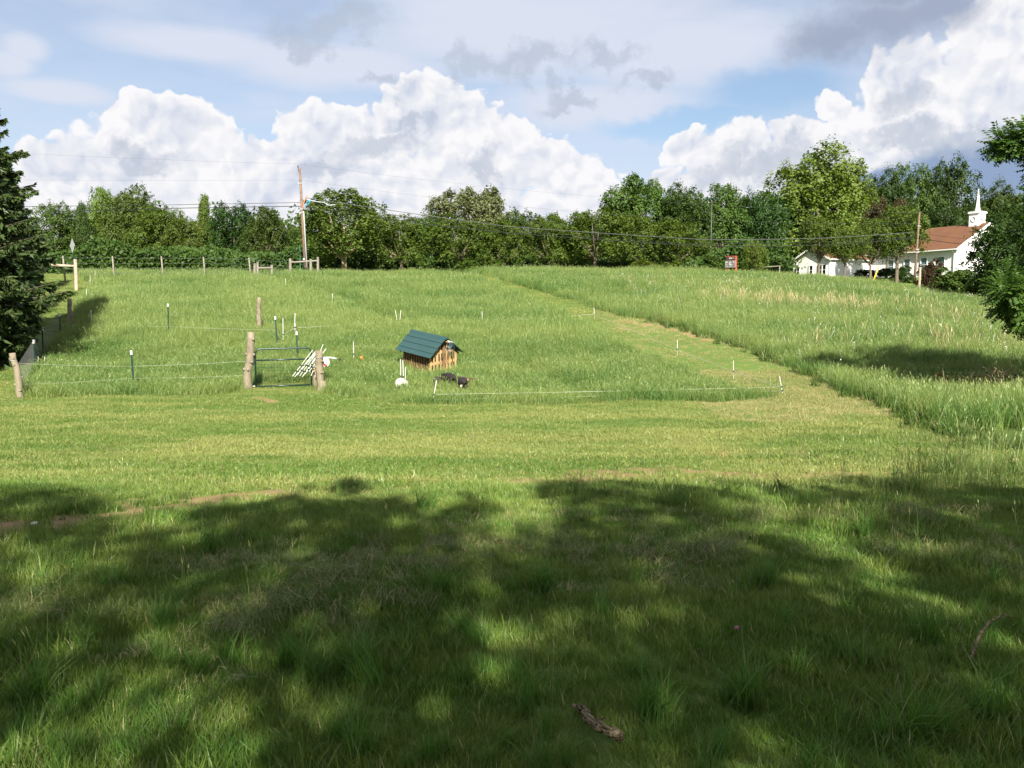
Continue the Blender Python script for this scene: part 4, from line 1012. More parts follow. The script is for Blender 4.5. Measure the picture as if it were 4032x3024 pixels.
def church():
    corner = at(3760, 105); th = math.atan2(0.446, 0.895)
    e = empty('church', corner, (0, 0, th), label='white sided church with brown shingle roof and pointed steeple', cat='church')
    W, L, He, Hr, oh, T = 11.4, 24.0, 3.75, 6.95, 0.40, 0.18
    ZB = -0.6
    MB().box((T / 2, L / 2, (He + ZB) / 2), (T, L, He - ZB)).build('wall', M_SIDING, e); MB().box((W - T / 2, L / 2, (He + ZB) / 2), (T, L, He - ZB)).build('wall', M_SIDING, e)
    MB().prism([(T, 0, ZB), (W - T, 0, ZB), (W - T, 0, He), (W / 2, 0, Hr - 0.15), (T, 0, He)], (0, T, 0)).build('gable_wall', M_SIDING, e)
    MB().prism([(T, L - T, ZB), (W - T, L - T, ZB), (W - T, L - T, He), (W / 2, L - T, Hr - 0.15), (T, L - T, He)], (0, T, 0)).build('gable_wall', M_SIDING, e)
    # main roof slabs
    sl = (Hr - He) / (W / 2); k = 0.16
    for s in (0, 1):
        xo = -oh if s == 0 else W + oh; zo = He - sl * oh
        a = [(xo, -oh, zo), (W / 2, -oh, Hr), (W / 2, L + oh, Hr), (xo, L + oh, zo)]
        r = MB(); r.hexa(a if s else a[::-1], [(p[0], p[1], p[2] + k) for p in (a if s else a[::-1])]); r.build('roof', M_SHINGLE, e)
    for s in (-1, 1):
        x0, x1 = (-oh, W / 2) if s < 0 else (W + oh, W / 2); z0 = He - sl * oh
        q = [(x0, -oh - 0.06, z0 - 0.16), (x1, -oh - 0.06, Hr - 0.16), (x1, -oh - 0.06, Hr + k + 0.01), (x0, -oh - 0.06, z0 + k + 0.01)]
        f = MB(); f.prism(q, (0, 0.055, 0)); f.build('rake_board', M_TRIM, e)
    g = MB(); g.box((-oh - 0.07, L / 2, He - sl * oh + 0.03), (0.13, L + 2 * oh, 0.14)); g.build('gutter', M_TRIM, e)
    d = MB(); d.tube([(-oh - 0.02, 0.25, He - 0.32), (-0.08, 0.18, He - 0.75), (-0.08, 0.18, ZB + 0.2)], 0.05, 6); d.build('downspout', M_TRIM, e)
    c = MB(); c.prism([(-0.027, -0.027, ZB), (0.18, -0.027, ZB), (0.18, 0.003, ZB), (0.003, 0.003, ZB), (0.003, 0.18, ZB), (-0.027, 0.18, ZB)], (0, 0, He - ZB)); c.build('corner_board', M_TRIM, e)
    for y0 in (1.95, 4.45, 6.95, 9.45):
        M = Matrix.Translation((0, y0, 1.85)) @ Matrix.Rotation(R(90), 4, 'Z'); window(e, M, 0.85, 1.75, M_GLASSB)
    # tower and spire
    cx, cy, s, z0, z1 = W / 2, 1.35, 1.35, 5.7, 8.35
    t = MB(); t.box((cx, cy, (z0 + z1) / 2), (s, s, z1 - z0)); tw = t.build('tower', M_SIDING, e)
    t = MB(); t.box((cx, cy, z1 + 0.09), (s + 0.22, s + 0.22, 0.18)); t.box((cx, cy, z1 + 0.21), (s + 0.12, s + 0.12, 0.08)); t.build('tower_cap', M_TRIM, tw)
    t = MB(); Mx = Matrix.Translation((cx - s / 2 - 0.015, cy, z1 - 0.75)) @ Matrix.Rotation(R(-90), 4, 'Y')
    pts = [Mx @ Vector((0.30 * math.cos(a), 0.30 * math.sin(a), 0)) for a in np.linspace(0, 2 * math.pi, 17)]
    t.tube(pts, 0.045, 6); t.build('round_louver', M_TRIM, tw)
    t = MB(); t.lathe([(0.31, z1 + 0.25), (0.26, z1 + 0.7), (0.015, z1 + 3.15)], 8, Matrix.Translation((cx, cy, 0)) @ Matrix.Rotation(R(22.5), 4, 'Z')); t.build('spire', M_TRIM, e)
    # wing
    Lw, y0, Ww, hw, hr, oh2 = 8.0, 12.5, 6.6, 2.9, 4.45, 0.32
    for yy in (y0 + T / 2, y0 + Ww - T / 2): MB().box((-Lw / 2, yy, (hw + ZB) / 2), (Lw, T, hw - ZB)).build('wing_wall', M_SIDING, e)
    w = MB(); w.prism([(-Lw, y0 + T, ZB), (-Lw, y0 + Ww - T, ZB), (-Lw, y0 + Ww - T, hw), (-Lw, y0 + Ww / 2, hr - 0.1), (-Lw, y0 + T, hw)], (T, 0, 0))
    w.build('wing_wall', M_SIDING, e)
    s2 = (hr - hw) / (Ww / 2); k = 0.13
    for s in (0, 1):
        yo = y0 - oh2 if s == 0 else y0 + Ww + oh2; zo = hw - s2 * oh2
        a = [(-Lw - oh2, yo, zo), (-Lw - oh2, y0 + Ww / 2, hr), (3.0, y0 + Ww / 2, hr), (0.0, yo, zo)]
        r = MB(); r.hexa(a if s == 0 else a[::-1], [(p[0], p[1], p[2] + k) for p in (a if s == 0 else a[::-1])]); r.build('wing_roof', M_SHINGLE, e)
    for s in (-1, 1):
        ya = y0 - oh2 if s < 0 else y0 + Ww + oh2; z_ = hw - s2 * oh2
        f = MB(); f.prism([(-Lw - oh2 - 0.05, ya, z_ - 0.12), (-Lw - oh2 - 0.05, y0 + Ww / 2, hr - 0.12), (-Lw - oh2 - 0.05, y0 + Ww / 2, hr + k + 0.01), (-Lw - oh2 - 0.05, ya, z_ + k + 0.01)], (0.045, 0, 0)); f.build('wing_rake_board', M_TRIM, e)
    g = MB(); g.box((-Lw / 2 - 0.15, y0 - oh2 - 0.06, hw - s2 * oh2 + 0.04), (Lw + 0.3, 0.11, 0.13)); g.build('wing_gutter', M_TRIM, e)
    c = MB(); c.prism([(-Lw - 0.027, y0 - 0.027, ZB), (-Lw + 0.2, y0 - 0.027, ZB), (-Lw + 0.2, y0 + 0.003, ZB), (-Lw + 0.003, y0 + 0.003, ZB), (-Lw + 0.003, y0 + 0.2, ZB), (-Lw - 0.027, y0 + 0.2, ZB)], (0, 0, hw - ZB)); c.build('wing_corner_board', M_TRIM, e)
    c = MB(); c.box((-Lw - 0.012, y0 + Ww - 0.1, (hw + ZB) / 2), (0.03, 0.2, hw - ZB)); c.build('wing_corner_board', M_TRIM, e)
    for yy, ww, mv in ((y0 + Ww - 0.95, 0.55, 0), (y0 + Ww / 2, 0.6, 0), (y0 + 1.35, 1.3, 1)):
        M = Matrix.Translation((-Lw, yy, 1.45)) @ Matrix.Rotation(R(90), 4, 'Z'); window(e, M, ww, 1.25, M_GLASS, mull_v=mv)
    # grey plank door in the bright wing wall
    dm = MB(); dm.box((-2.2, y0 - 0.02, 0.9), (1.6, 0.05, 2.2)); dm.build('door', M_TRIM, e)
    for i in range(4): MB().box((-2.75 + i * 0.36, y0 - 0.05, 0.9), (0.03, 0.02, 2.0)).build('door_batten', M_CONDUIT, e)
church()

# ------------------------------------------------------------------ utility poles and wires
def utility_pole(px, top, base_px, Y, label, lean, conduit=False):
    b = at(px, Y); h = at(px, Y, top).z - b.z
    e = empty('utility_pole', b, (0, R(lean), 0), label=label, cat='utility pole')
    m = MB(); m.tube([(0, 0, -0.5), (0, 0, h * 0.5), (0, 0, h)], [0.155, 0.135, 0.105] if conduit else [0.12, 0.105, 0.085], 12); m.build('pole', M_POLE, e, True)
    a = MB(); a.tube([(-0.12, -0.05, h - 0.35), (-0.14, -0.05, h + 0.02)], 0.022, 6); a.lathe([(0.02, 0), (0.06, 0.02), (0.05, 0.07), (0.06, 0.10), (0.045, 0.15), (0.02, 0.19)], 8, Matrix.Translation((-0.14, -0.05, h + 0.02)))
    a.build('insulator', M_BLACK, e)
    for q in (1.45, 3.85, 4.15):
        if q < h: MB().box((0, -0.13, h - q), (0.36, 0.05, 0.07)).build('bracket', M_STEEL, e)
    if conduit:
        c = MB(); c.tube([(0.19, -0.08, -0.4), (0.17, -0.08, h * 0.55), (0.15, -0.07, h - 4.05)], 0.055, 8); c.build('conduit', M_CONDUIT, e, True)
        for nm, mat, pts in (('orange_loop', M_ORANGE, [(0.10, -0.12, h - 4.0), (0.2, -0.14, h - 3.4), (0.42, -0.14, h - 2.9), (0.66, -0.12, h - 2.55)]),
                             ('blue_loop', M_BLUE, [(0.12, -0.13, h - 3.95), (0.32, -0.15, h - 3.5), (0.6, -0.15, h - 3.15), (0.95, -0.14, h - 3.05), (0.8, -0.13, h - 3.25), (0.45, -0.12, h - 3.6)]),
                             ('service_loop', M_CONDUIT, [(0.1, -0.1, h - 2.95), (0.5, -0.12, h - 2.9), (0.9, -0.12, h - 3.1), (1.6, -0.14, h - 3.25), (2.1, -0.14, h - 3.3), (2.6, -0.12, h - 3.6), (3.2, -0.1, h - 3.55)])):
            l = MB(); l.tube([Vector(p) for p in pts], 0.035, 6); l.build(nm, mat, e, True)
        t = MB(); t.box((-0.05, -0.16, 1.75), (0.12, 0.02, 0.16)); t.build('tag_plate', M_WHITE, e)
    return b, h
PL, HL = utility_pole(1204, 660, 1060, 80, 'brown wooden utility pole with grey conduit and coloured cable loops', -2.0, True)
PR, HR_ = utility_pole(3598, 835, 1085, 88, 'weathered utility pole standing in front of the church', 2.0)

def wire(name, pts, rad, mat, label, sag=0.0, cat='wire', group='overhead lines', n=28):
    m = MB(); out = []
    for a, b in zip(pts[:-1], pts[1:]):
        for i in range(n):
            t = i / n; p = a.lerp(b, t); out.append(p - Vector((0, 0, sag * 4 * t * (1 - t))))
    out.append(pts[-1]); m.tube(out, rad, 5)
    tagit(link_mesh(name, m.mesh(name, mat)), label, cat, group)
def W3(*a): return [at(px, Y, py) for px, Y, py in a]
wire('overhead_wire', W3((-900, 74, 545), (1180, 80, 646)), 0.006, M_CABLEG, 'topmost thin wire running left from the utility pole top', 0.25)
wire('overhead_wire', W3((1180, 80, 646), (3612, 88, 838)), 0.006, M_CABLEG, 'topmost thin wire running right from the utility pole top', 0.9)
wire('overhead_wire', W3((-900, 74, 700), (1186, 80, 709)), 0.006, M_CABLEG, 'second thin wire left of the utility pole', 0.1)
wire('overhead_wire', W3((1186, 80, 709), (3608, 88, 880)), 0.006, M_CABLEG, 'second thin wire right of the utility pole', 1.2)
wire('overhead_cable', W3((-900, 74, 815), (1190, 80, 797)), 0.022, M_CABLE, 'upper dark cable left of the utility pole', 0.15)
wire('overhead_cable', W3((-900, 74, 880), (1192, 80, 812)), 0.032, M_CABLE, 'lower thick dark cable left of the utility pole', -0.25)
wire('overhead_cable', W3((1202, 79.8, 778), (1330, 80, 798), (2000, 83, 892), (2780, 86, 944), (3240, 87.5, 938), (3600, 88, 914)), 0.030, M_CABLEG, 'grey upper cable sagging across the trees to the church pole', 0.04, n=6)
wire('overhead_cable', W3((1202, 79.8, 797), (2000, 83, 905), (2700, 86, 958), (3240, 87.5, 952), (3600, 88, 930)), 0.018, M_CABLE, 'thin middle cable sagging across the trees to the church pole', 0.06, n=6)
wire('overhead_cable', W3((1202, 79.8, 812), (1600, 81.5, 872), (2000, 83, 917), (2700, 86, 965), (3000, 87, 970), (3300, 87.6, 962), (3600, 88, 936)), 0.032, M_CABLE, 'lower dark cable sagging across the trees to the church pole', 0.05, n=6)
wire('overhead_cable', W3((3600, 88, 936), (4300, 60, 985)), 0.026, M_CABLE, 'dark cable running right from the church pole across the brown roof', 0.3)
wire('overhead_wire', W3((3600, 88, 915), (4300, 60, 960)), 0.012, M_CABLE, 'thin wire running right from the church pole across the brown roof', 0.3)
wire('guy_wire', W3((1188, 80, 775), (1120, 80, 900), (1075, 80, 1000)), 0.012, M_CABLEG, 'thin guy wire slanting down left of the utility pole', 0.0, 'guy wire', None, 4)
g0, g1 = at(3430, 87.6), at(3462, 87.8, 1046)
m = MB(); m.tube([g0, g1], 0.055, 8); tagit(link_mesh('guy_guard', m.mesh('guy_guard', M_YELLOW)), 'bright yellow tilted guy wire guard tube left of the church pole', 'guy guard')
wire('guy_wire', [g1, at(3600, 88, 920)], 0.010, M_CABLEG, 'guy wire running up from the yellow guard to the church pole', 0.0, 'guy wire', None, 4)

# floodlight pole
def floodlight():
    b = at(2797, 104); h = at(2797, 104, 790).z - b.z
    e = empty('floodlight_pole', b, label='slim floodlight pole with a crossbar of lamps rising among the trees', cat='floodlight')
    m = MB(); m.tube([(0, 0, -0.2), (0, 0, h)], [0.06, 0.04], 8); m.build('pole', M_CABLEG, e, True)
    m = MB(); m.box((0, 0, h), (1.7, 0.06, 0.06)); m.build('crossbar', M_CABLEG, e)
    for i in range(4):
        m = MB(); Mx = Matrix.Translation((-0.72 + i * 0.48, -0.12, h + 0.12)) @ Matrix.Rotation(R(62), 4, 'X')
        m.lathe([(0.05, -0.12), (0.10, -0.06), (0.15, 0.06), (0.16, 0.12)], 10, Mx); m.build('lamp', M_TPOST, e, True)
floodlight()

# red message sign
def sign():
    b = at(2876, 88); k = 88 / F_PX
    e = empty('message_sign', b, (0, 0, R(-38)), label='red cased message sign with dark header and grey letter board', cat='sign')
    z1 = at(2876, 88, 1008).z - b.z; H = 46 * k; w = 1.02; z0 = z1 - H
    m = MB(); m.box((0, 0.13, (z1 + z0) / 2), (w + 0.14, 0.22, H)); m.build('cabinet', M_BRICKRED, e)
    m = MB(); m.box((-w / 2 - 0.02, 0.2, z0 / 2 - 0.2), (0.12, 0.3, z0 + 0.4)); m.build('post', M_BRICKRED, e)
    m = MB(); m.box((w / 2 + 0.02, 0.2, z0 / 2 - 0.2), (0.12, 0.3, z0 + 0.4)); m.build('post', M_BRICKRED, e)
    hh = H * 0.30; m = MB(); m.box((-0.03, 0.0, z1 - 0.06 - hh / 2), (w, 0.06, hh)); hd = m.build('header_panel', M_DARKPANEL, e)
    m = MB(); zc = z1 - 0.06 - hh * 0.45
    for x_, wd, hh_ in ((-0.36, 0.12, 0.05), (-0.11, 0.06, 0.15), (-0.03, 0.05, 0.13), (0.04, 0.05, 0.13), (0.11, 0.05, 0.14), (0.18, 0.05, 0.13), (0.36, 0.12, 0.05)): m.box((x_ - 0.03, -0.04, zc), (wd, 0.02, hh_))
    tagit(m.build('lettering', M_LETTER, hd), kind='stuff')
    hb = H * 0.56; zb = z0 + 0.05 + hb / 2
    m = MB(); m.box((-0.03, 0.0, zb), (w, 0.06, hb)); lb = m.build('letter_panel', M_LETTERBOARD, e)
    m = MB()
    for x_, z_, wd, hh_ in ((-0.40, 0.2, 0.18, 0.12), (-0.07, 0.15, 0.07, 0.24), (0.04, 0.18, 0.07, 0.16), (0.36, 0.2, 0.14, 0.12), (-0.06, -0.04, 0.1, 0.14), (0.05, -0.05, 0.08, 0.14), (0.15, -0.06, 0.07, 0.12), (-0.42, -0.06, 0.1, 0.06), (-0.3, -0.22, 0.12, 0.05), (0.06, -0.22, 0.2, 0.05)): m.box((x_ - 0.03, -0.04, zb + z_), (wd, 0.02, hh_))
    tagit(m.build('lettering', M_LETTER, lb), kind='stuff')
    m = MB(); t = 0.05
    for sx in (-1, 1): m.box((sx * (w / 2 + 0.01) - 0.03, -0.02, zb), (t, 0.08, hb))
    for sz in (-1, 1): m.box((-0.03, -0.022, zb + sz * (hb / 2 - 0.02)), (w - 0.03, 0.08, t))
    m.build('frame', M_STEEL, e)
sign()

# road signs seen from behind or edge-on
def diamond_sign():
    b = at(292, 68); e = empty('road_sign', b, (0, 0, R(-40)), label='grey back of a diamond road sign seen obliquely beside the spruce', cat='road sign')
    zc = at(292, 68, 967).z - b.z; s = 0.62
    m = MB(); m.box((0, 0.02, (zc - 0.4) / 2 + 0.1), (0.06, 0.04, zc + 0.8)); m.build('post', M_TPOST, e)
    m = MB(); m.prism([(0, 0, zc - s * 0.93), (s * 0.75, 0, zc), (0, 0, zc + s * 0.93), (-s * 0.75, 0, zc)], (0, -0.012, 0)); m.build('sign_plate', M_SIGNGREY, e)
diamond_sign()
def green_sign():
    b = at(1183, 79); e = empty('road_sign', b, (0, 0, R(-78)), label='green road sign seen edge-on just left of the utility pole', cat='road sign')
    zt = at(1183, 79, 966).z - b.z
    m = MB(); m.box((0, 0, zt / 2 - 0.2), (0.06, 0.05, zt + 0.2)); m.build('post', M_SIGNGREEN, e)
    m = MB(); m.prism([(0, 0, zt + 0.1), (0.62, 0, zt - 0.55), (0, 0, zt - 1.2), (-0.62, 0, zt - 0.55)], (0, -0.015, 0)); m.build('sign_plate', M_SIGNGREEN, e)
green_sign()

# ------------------------------------------------------------------ fences
def log(name_mb, h, r0, r1, bend=0.0, seed=0, n=9, knots=4):
    rr = random.Random(seed); m = name_mb; P = []; Rd = []
    for i in range(n + 1):
        t = i / n; P.append(Vector((bend * math.sin(math.pi * t) * 0.6 + 0.03 * rr.uniform(-1, 1) * (0 < i < n), 0.02 * rr.uniform(-1, 1), -0.35 + (h + 0.35) * t))); Rd.append((r0 + (r1 - r0) * t) * rr.uniform(0.92, 1.1))
    m.tube(P, Rd, 11, True, 0.07, seed)
    return P, Rd
def knots(P, Rd, k, seed):
    rr = random.Random(seed + 5); m = MB()
    for _ in range(k):
        i = rr.randrange(2, len(P) - 1); a = rr.uniform(-2.6, 0.2); d = Vector((math.cos(a), math.sin(a), 0.25)).normalized()
        c = P[i] + d * Rd[i] * 0.8; m.tube([c, c + d * Rd[i] * 0.55], [Rd[i] * 0.42, Rd[i] * 0.28], 7)
    return m
def log_post(px_base, py_base, px_top, py_top, r0, r1, label, bend=0.0, seed=0, hid=0.0, mat=None, flare=False, group='log posts of the paddock', kn=5):
    b = G(px_base, py_base, hid); Y = b.y; tp = at(px_top, Y, py_top); dv = tp - b; h = dv.length
    q = Vector((0, 0, 1)).rotation_difference(dv.normalized()).to_euler()
    e = empty('log_post', b, q, label=label, cat='fence post', group=group)
    m = MB(); P, Rd = log(m, h, r0, r1, bend, seed); o = m.build('log', mat or M_LOG, e, True)
    tagit(knots(P, Rd, kn, seed).build('knots', mat or M_LOG, e, True), kind='stuff')
    if flare:
        m = MB(); m.lathe([(r0 * 2.1, -0.1), (r0 * 1.7, 0.04), (r0 * 1.05, 0.22), (r0 * 0.9, 0.3)], 11, Matrix.Translation((0.05, -0.02, 0))); m.build('root_flare', M_LOG, e, True)
    m = MB(); i = len(P) - 1; m.tube([P[i] + Vector((0, 0, -0.22)), P[i] + Vector((0, 0, -0.20))], [Rd[i] * 1.09, Rd[i] * 1.09], 11); m.build('wire_wrap', M_STEEL, e)
    return b, tp, e
log_post(75, 1570, 48, 1390, 0.10, 0.085, 'crooked knobbly log post at the near left corner of the paddock', 0.10, 1, kn=7)
log_post(274, 1278, 274, 1176, 0.09, 0.10, 'small log post at the edge of the shaded lane by the spruces', 0.02, 2, hid=0.3)
log_post(1022, 1288, 1021, 1172, 0.13, 0.085, 'lone log post standing in the tall grass behind the gate', -0.06, 3, hid=0.25)
GLb, GLt, _ = log_post(972, 1534, 988, 1308, 0.145, 0.115, 'thick gate post log leaning slightly right, hinges of the gate on it', 0.0, 4, kn=6)
GRb, GRt, _ = log_post(1266, 1538, 1256, 1380, 0.11, 0.12, 'shorter gate post log right of the gate with flared raw foot', -0.03, 5, flare=True)
# stump-like board behind the right gate post, scar on the left one
b = G(1243, 1528); m = MB(); e = empty('stump', b, label='short split stump with fresh yellow cut behind the right gate post', cat='stump')
m.tube([(0, 0.12, -0.2), (0, 0.12, 0.3), (0.01, 0.12, 0.52)], [0.13, 0.125, 0.12], 9, True, 0.08, 3); m.build('bark_log', M_LOG, e, True)
m = MB(); m.prism([(-0.10, 0.02, 0.50), (0.09, 0.02, 0.44), (0.07, 0.2, 0.53), (-0.08, 0.2, 0.62)], (0, 0, 0.03)); m.build('cut_face', M_PALLET, e)
log_post(1222 - 0, 1062, 1222, 1034, 0.06, 0.05, 'pointed grey picket between the split rail posts', 0, 8, mat=M_PALEWOOD, group=None, kn=2) if False else None

# gate
def gate():
    a = G(1008, 1532); Y = a.y; b = at(1228, Y + 0.55, 1524); zt = at(1010, Y, 1375).z - a.z
    dx = Vector((b.x - a.x, b.y - a.y, 0)); wd = dx.length; ang = math.atan2(dx.y, dx.x)
    e = empty('farm_gate', a, (0, 0, ang), label='dark green tubular gate with rounded top corners and wire mesh infill', cat='gate')
    z0 = 0.06; rc = 0.16; rt = 0.028; slope = 0.012
    P = [Vector((0, 0, z0)), Vector((0, 0, zt - rc))] + [Vector((rc - rc * math.cos(t), 0, zt - rc + rc * math.sin(t))) for t in np.linspace(0.3, math.pi / 2, 5)] + \
        [Vector((wd - rc + rc * math.sin(t), 0, zt - rc + rc * math.cos(t) + 0.02)) for t in np.linspace(0, math.pi / 2 - 0.3, 5)] + [Vector((wd, 0, zt - rc)), Vector((wd, 0, z0))]
    m = MB(); m.tube(P, rt, 10); m.build('frame', M_GATE, e, True)
    m = MB(); m.tube([(0.02, 0, zt * 0.72), (wd - 0.02, 0, zt * 0.735)], rt * 0.85, 10); m.build('rail', M_GATE, e, True)
    m = MB(); m.tube([(0.02, 0, z0 + 0.02), (wd - 0.02, 0, z0 + 0.03)], rt * 0.85, 10); m.build('rail', M_GATE, e, True)
    m = MB()
    for i in range(1, 18): x_ = wd * i / 18; m.tube([(x_, 0, z0 + 0.02), (x_, 0, zt * 0.725)], 0.0028, 4, False)
    for i in range(1, 8): z_ = z0 + (zt * 0.70 - z0) * i / 8; m.tube([(0, 0.006, z_), (wd, 0.006, z_)], 0.0028, 4, False)
    tagit(m.build('wire_mesh', M_GATE, e), kind='stuff')
    for z_ in (0.09, zt * 0.80):
        m = MB(); m.tube([(-0.22, 0, z_), (-0.02, 0, z_)], 0.014, 7); m.build('hinge', M_STEEL, e)
    m = MB(); m.tube([(wd + 0.02, -0.02, zt * 0.74), (wd + 0.1, 0, zt * 0.72), (wd + 0.2, 0.03, zt * 0.75)], 0.012, 6); m.build('latch_chain', M_BLACK, e)
gate()

# steel T posts with white caps
def t_post_meshes():
    m = MB(); m.box((0, 0.0, 0.5), (0.042, 0.008, 1.0)); m.box((0, 0.022, 0.5), (0.008, 0.036, 1.0))
    for i in range(14): m.box((0, -0.008, 0.2 + i * 0.055), (0.016, 0.008, 0.02))
    c = MB(); c.box((0, 0.01, 0), (0.058, 0.062, 0.13))
    return m.mesh('t_post_bar', M_TPOST), c.mesh('post_cap', M_WHITE)
TB, TC = t_post_meshes()
TP = [(135, 1445, 132, 1343, 0.0, 'steel post with white cap nearest the crooked corner log'), (170, 1396, 166, 1295, 0.0, 'second capped steel post of the left mesh fence'),
      (236, 1280, 234, 1239, 0.3, 'farthest capped steel post of the left mesh fence'), (664, 1305, 661, 1200, 0.3, 'lone capped steel post in the far middle of the paddock'),
      (527, 1515, 517, 1386, 0.15, 'capped steel post leaning in the near paddock fence left of the gate'), (1092, 1355, 1084, 1250, 0.2, 'capped steel post left of the white stake behind the gate'),
      (1171, 1400, 1168, 1310, 0.25, 'capped steel post seen just above the gate rail')]
TPOS = []
for bx, by, tx, ty, hid, lab in TP:
    b = G(bx, by, hid); tp = at(tx, b.y, ty); dv = tp - b
    e = empty('steel_post', b, Vector((0, 0, 1)).rotation_difference(dv.normalized()).to_euler(), label=lab, cat='fence post', group='steel posts with white caps')
    o = link_mesh('bar', TB, e, scale=(1.25, 1.25, dv.length)); c = link_mesh('cap', TC, e, loc=(0, 0, dv.length - 0.02))
    TPOS.append((b, tp))

# white step-in stakes
def stake_meshes():
    m = MB(); m.lathe([(0.0095, 0), (0.0095, 0.98), (0.006, 1.0)], 7)
    c = MB(); c.lathe([(0.020, -0.02), (0.024, 0.0), (0.020, 0.02)], 7); c.box((0.03, 0, 0), (0.03, 0.012, 0.018))
    return m.mesh('stake_rod', M_WHITE), c.mesh('stake_clip', M_BLACK)
SR, SCp = stake_meshes()
STK = [(374, 1098, 374, 1066, 0.2, 'farthest white stake at the upper left corner of the meadow', 0), (354, 1127, 355, 1083, 0.15, 'white stake below the farthest one at the lane edge', 0), (340, 1186, 341, 1138, 0.1, 'white stake at the middle of the lane edge', 0),
       (363, 1287, 358, 1222, 0.25, 'white stake leaning left where the far paddock wire begins', 0), (148, 1432, 151, 1405, 0.1, 'thin pale stake between the capped steel posts of the left fence', 0), (172, 1430, 177, 1404, 0.1, 'short white stake right of the capped posts of the left fence', 0),
       (1115, 1350, 1114, 1252, 0.15, 'white stake with black clips right of the capped post behind the gate', 2), (1158, 1312, 1162, 1233, 0.2, 'left one of two white stakes leaning together behind the gate', 2), (1166, 1310, 1161, 1234, 0.2, 'right one of two white stakes leaning together behind the gate', 2),
       (1393, 1414, 1391, 1345, 0.15, 'white stake left of the small hut', 2), (1309, 1188, 1309, 1155, 0.3, 'lone white stake in the mown swath far behind the gate', 0), (1124, 1128, 1124, 1097, 0.3, 'white stake far up the meadow below the utility pole', 0),
       (1567, 1276, 1557, 1222, 0.2, 'left one of two white stakes forming a V behind the hut', 1), (1572, 1276, 1578, 1222, 0.2, 'right one of two white stakes forming a V behind the hut', 1), (1900, 1270, 1898, 1226, 0.2, 'white stake behind and right of the hut', 1),
       (2341, 1258, 2339, 1212, 0.0, 'white stake at the top bend of the mown path', 1), (2667, 1392, 2667, 1338, 0.1, 'white stake at the middle of the mown path edge', 1), (2888, 1480, 2888, 1420, 0.1, 'white stake with black tip beside the mown path', 1),
       (3082, 1553, 3069, 1481, 0.0, 'white corner stake leaning left at the right tip of the paddock', 2), (1702, 1592, 1719, 1498, 0.0, 'white corner stake leaning right near the dark pigs', 2)]
SPOS = []
def put_stake(b, tp, label, clips, group='white fence stakes'):
    dv = tp - b; L = dv.length
    e = empty('fence_stake', b, Vector((0, 0, 1)).rotation_difference(dv.normalized()).to_euler(), label=label, cat='fence stake', group=group)
    s = min(1.3, max(1.0, b.y / 30)); link_mesh('rod', SR, e, scale=(s, s, L))
    for i in range(clips): link_mesh('clip', SCp, e, loc=(0, 0, L * (0.42 - 0.22 * i)), scale=(s, s, 1.2))
    return e
for bx, by, tx, ty, hid, lab, cl in STK:
    b = G(bx, by, hid); tp = at(tx, b.y, ty); SPOS.append((b, tp)); put_stake(b, tp, lab, max(cl, 1))

# polywire strands
def strand(name, pts, rad, mat, label, group=None, cat='fence wire', sag=0.02):
    wire(name, pts, rad, mat, label, sag, cat, group, 8)
def up(pair, f): return pair[0].lerp(pair[1], f)
S = SPOS
strand('polywire', [up(S[19], 0.42), up(S[18], 0.42)], 0.004, M_POLYWIRE, 'upper white wire along the front of the paddock between the corner stakes', 'paddock wires')
strand('polywire', [up(S[19], 0.2), up(S[18], 0.2)], 0.003, M_POLYWIRE, 'lower white wire along the front of the paddock between the corner stakes', 'paddock wires')
strand('polywire', [up(S[18], 0.42), up(S[17], 0.42), up(S[16], 0.42), up(S[15], 0.42)], 0.006, M_POLYWIRE, 'wire along the mown path side of the paddock', 'paddock wires')
strand('polywire', [up(S[15], 0.45), up(S[14], 0.4), up(S[13], 0.35), up(S[12], 0.35)], 0.007, M_POLYWIRE, 'wire behind the hut from the path bend to the V stakes', 'paddock wires')
strand('polywire', [up(S[12], 0.35), up(S[8], 0.4), up(S[6], 0.45)], 0.006, M_POLYWIRE, 'wire from the V stakes to the stakes behind the gate', 'paddock wires')
strand('polywire', [up(S[3], 0.3), up(TPOS[3], 0.35), up(TPOS[5], 0.6), up(S[6], 0.5)], 0.004, M_POLYWIRE, 'long wire across the far paddock through the lone capped post', 'paddock wires')
cl = (G(75, 1570), at(58, G(75, 1570).y, 1430))
strand('polywire', [cl[1], up(TPOS[4], 0.62), up((GLb, GLt), 0.5)], 0.003, M_POLYWIRE, 'upper wire from the crooked log to the gate post', 'paddock wires')
strand('polywire', [up(cl, 0.4), up(TPOS[4], 0.3), up((GLb, GLt), 0.25)], 0.0025, M_POLYWIRE, 'lower wire from the crooked log to the gate post', 'paddock wires')

# woven mesh along the lane
def mesh_fence():
    pts = [G(75, 1570), TPOS[0][0], TPOS[1][0], TPOS[2][0], G(274, 1278, 0.3)]
    m = MB()
    for k, h in enumerate(np.linspace(0.12, 0.95, 8)):
        m.tube([p + Vector((0, 0, h)) for p in pts], 0.0022, 4, False)
    for a, b in zip(pts[:-1], pts[1:]):
        n = max(3, int((b - a).length / 0.16))
        for i in range(n): p = a.lerp(b, i / n); m.tube([p + Vector((0, 0, 0.1)), p + Vector((0, 0, 0.96))], 0.0020, 4, False)
    tagit(link_mesh('mesh_fence', m.mesh('mesh_fence', M_WIRE)), 'grey woven wire mesh strung along the capped posts beside the lane', 'wire mesh')
mesh_fence()

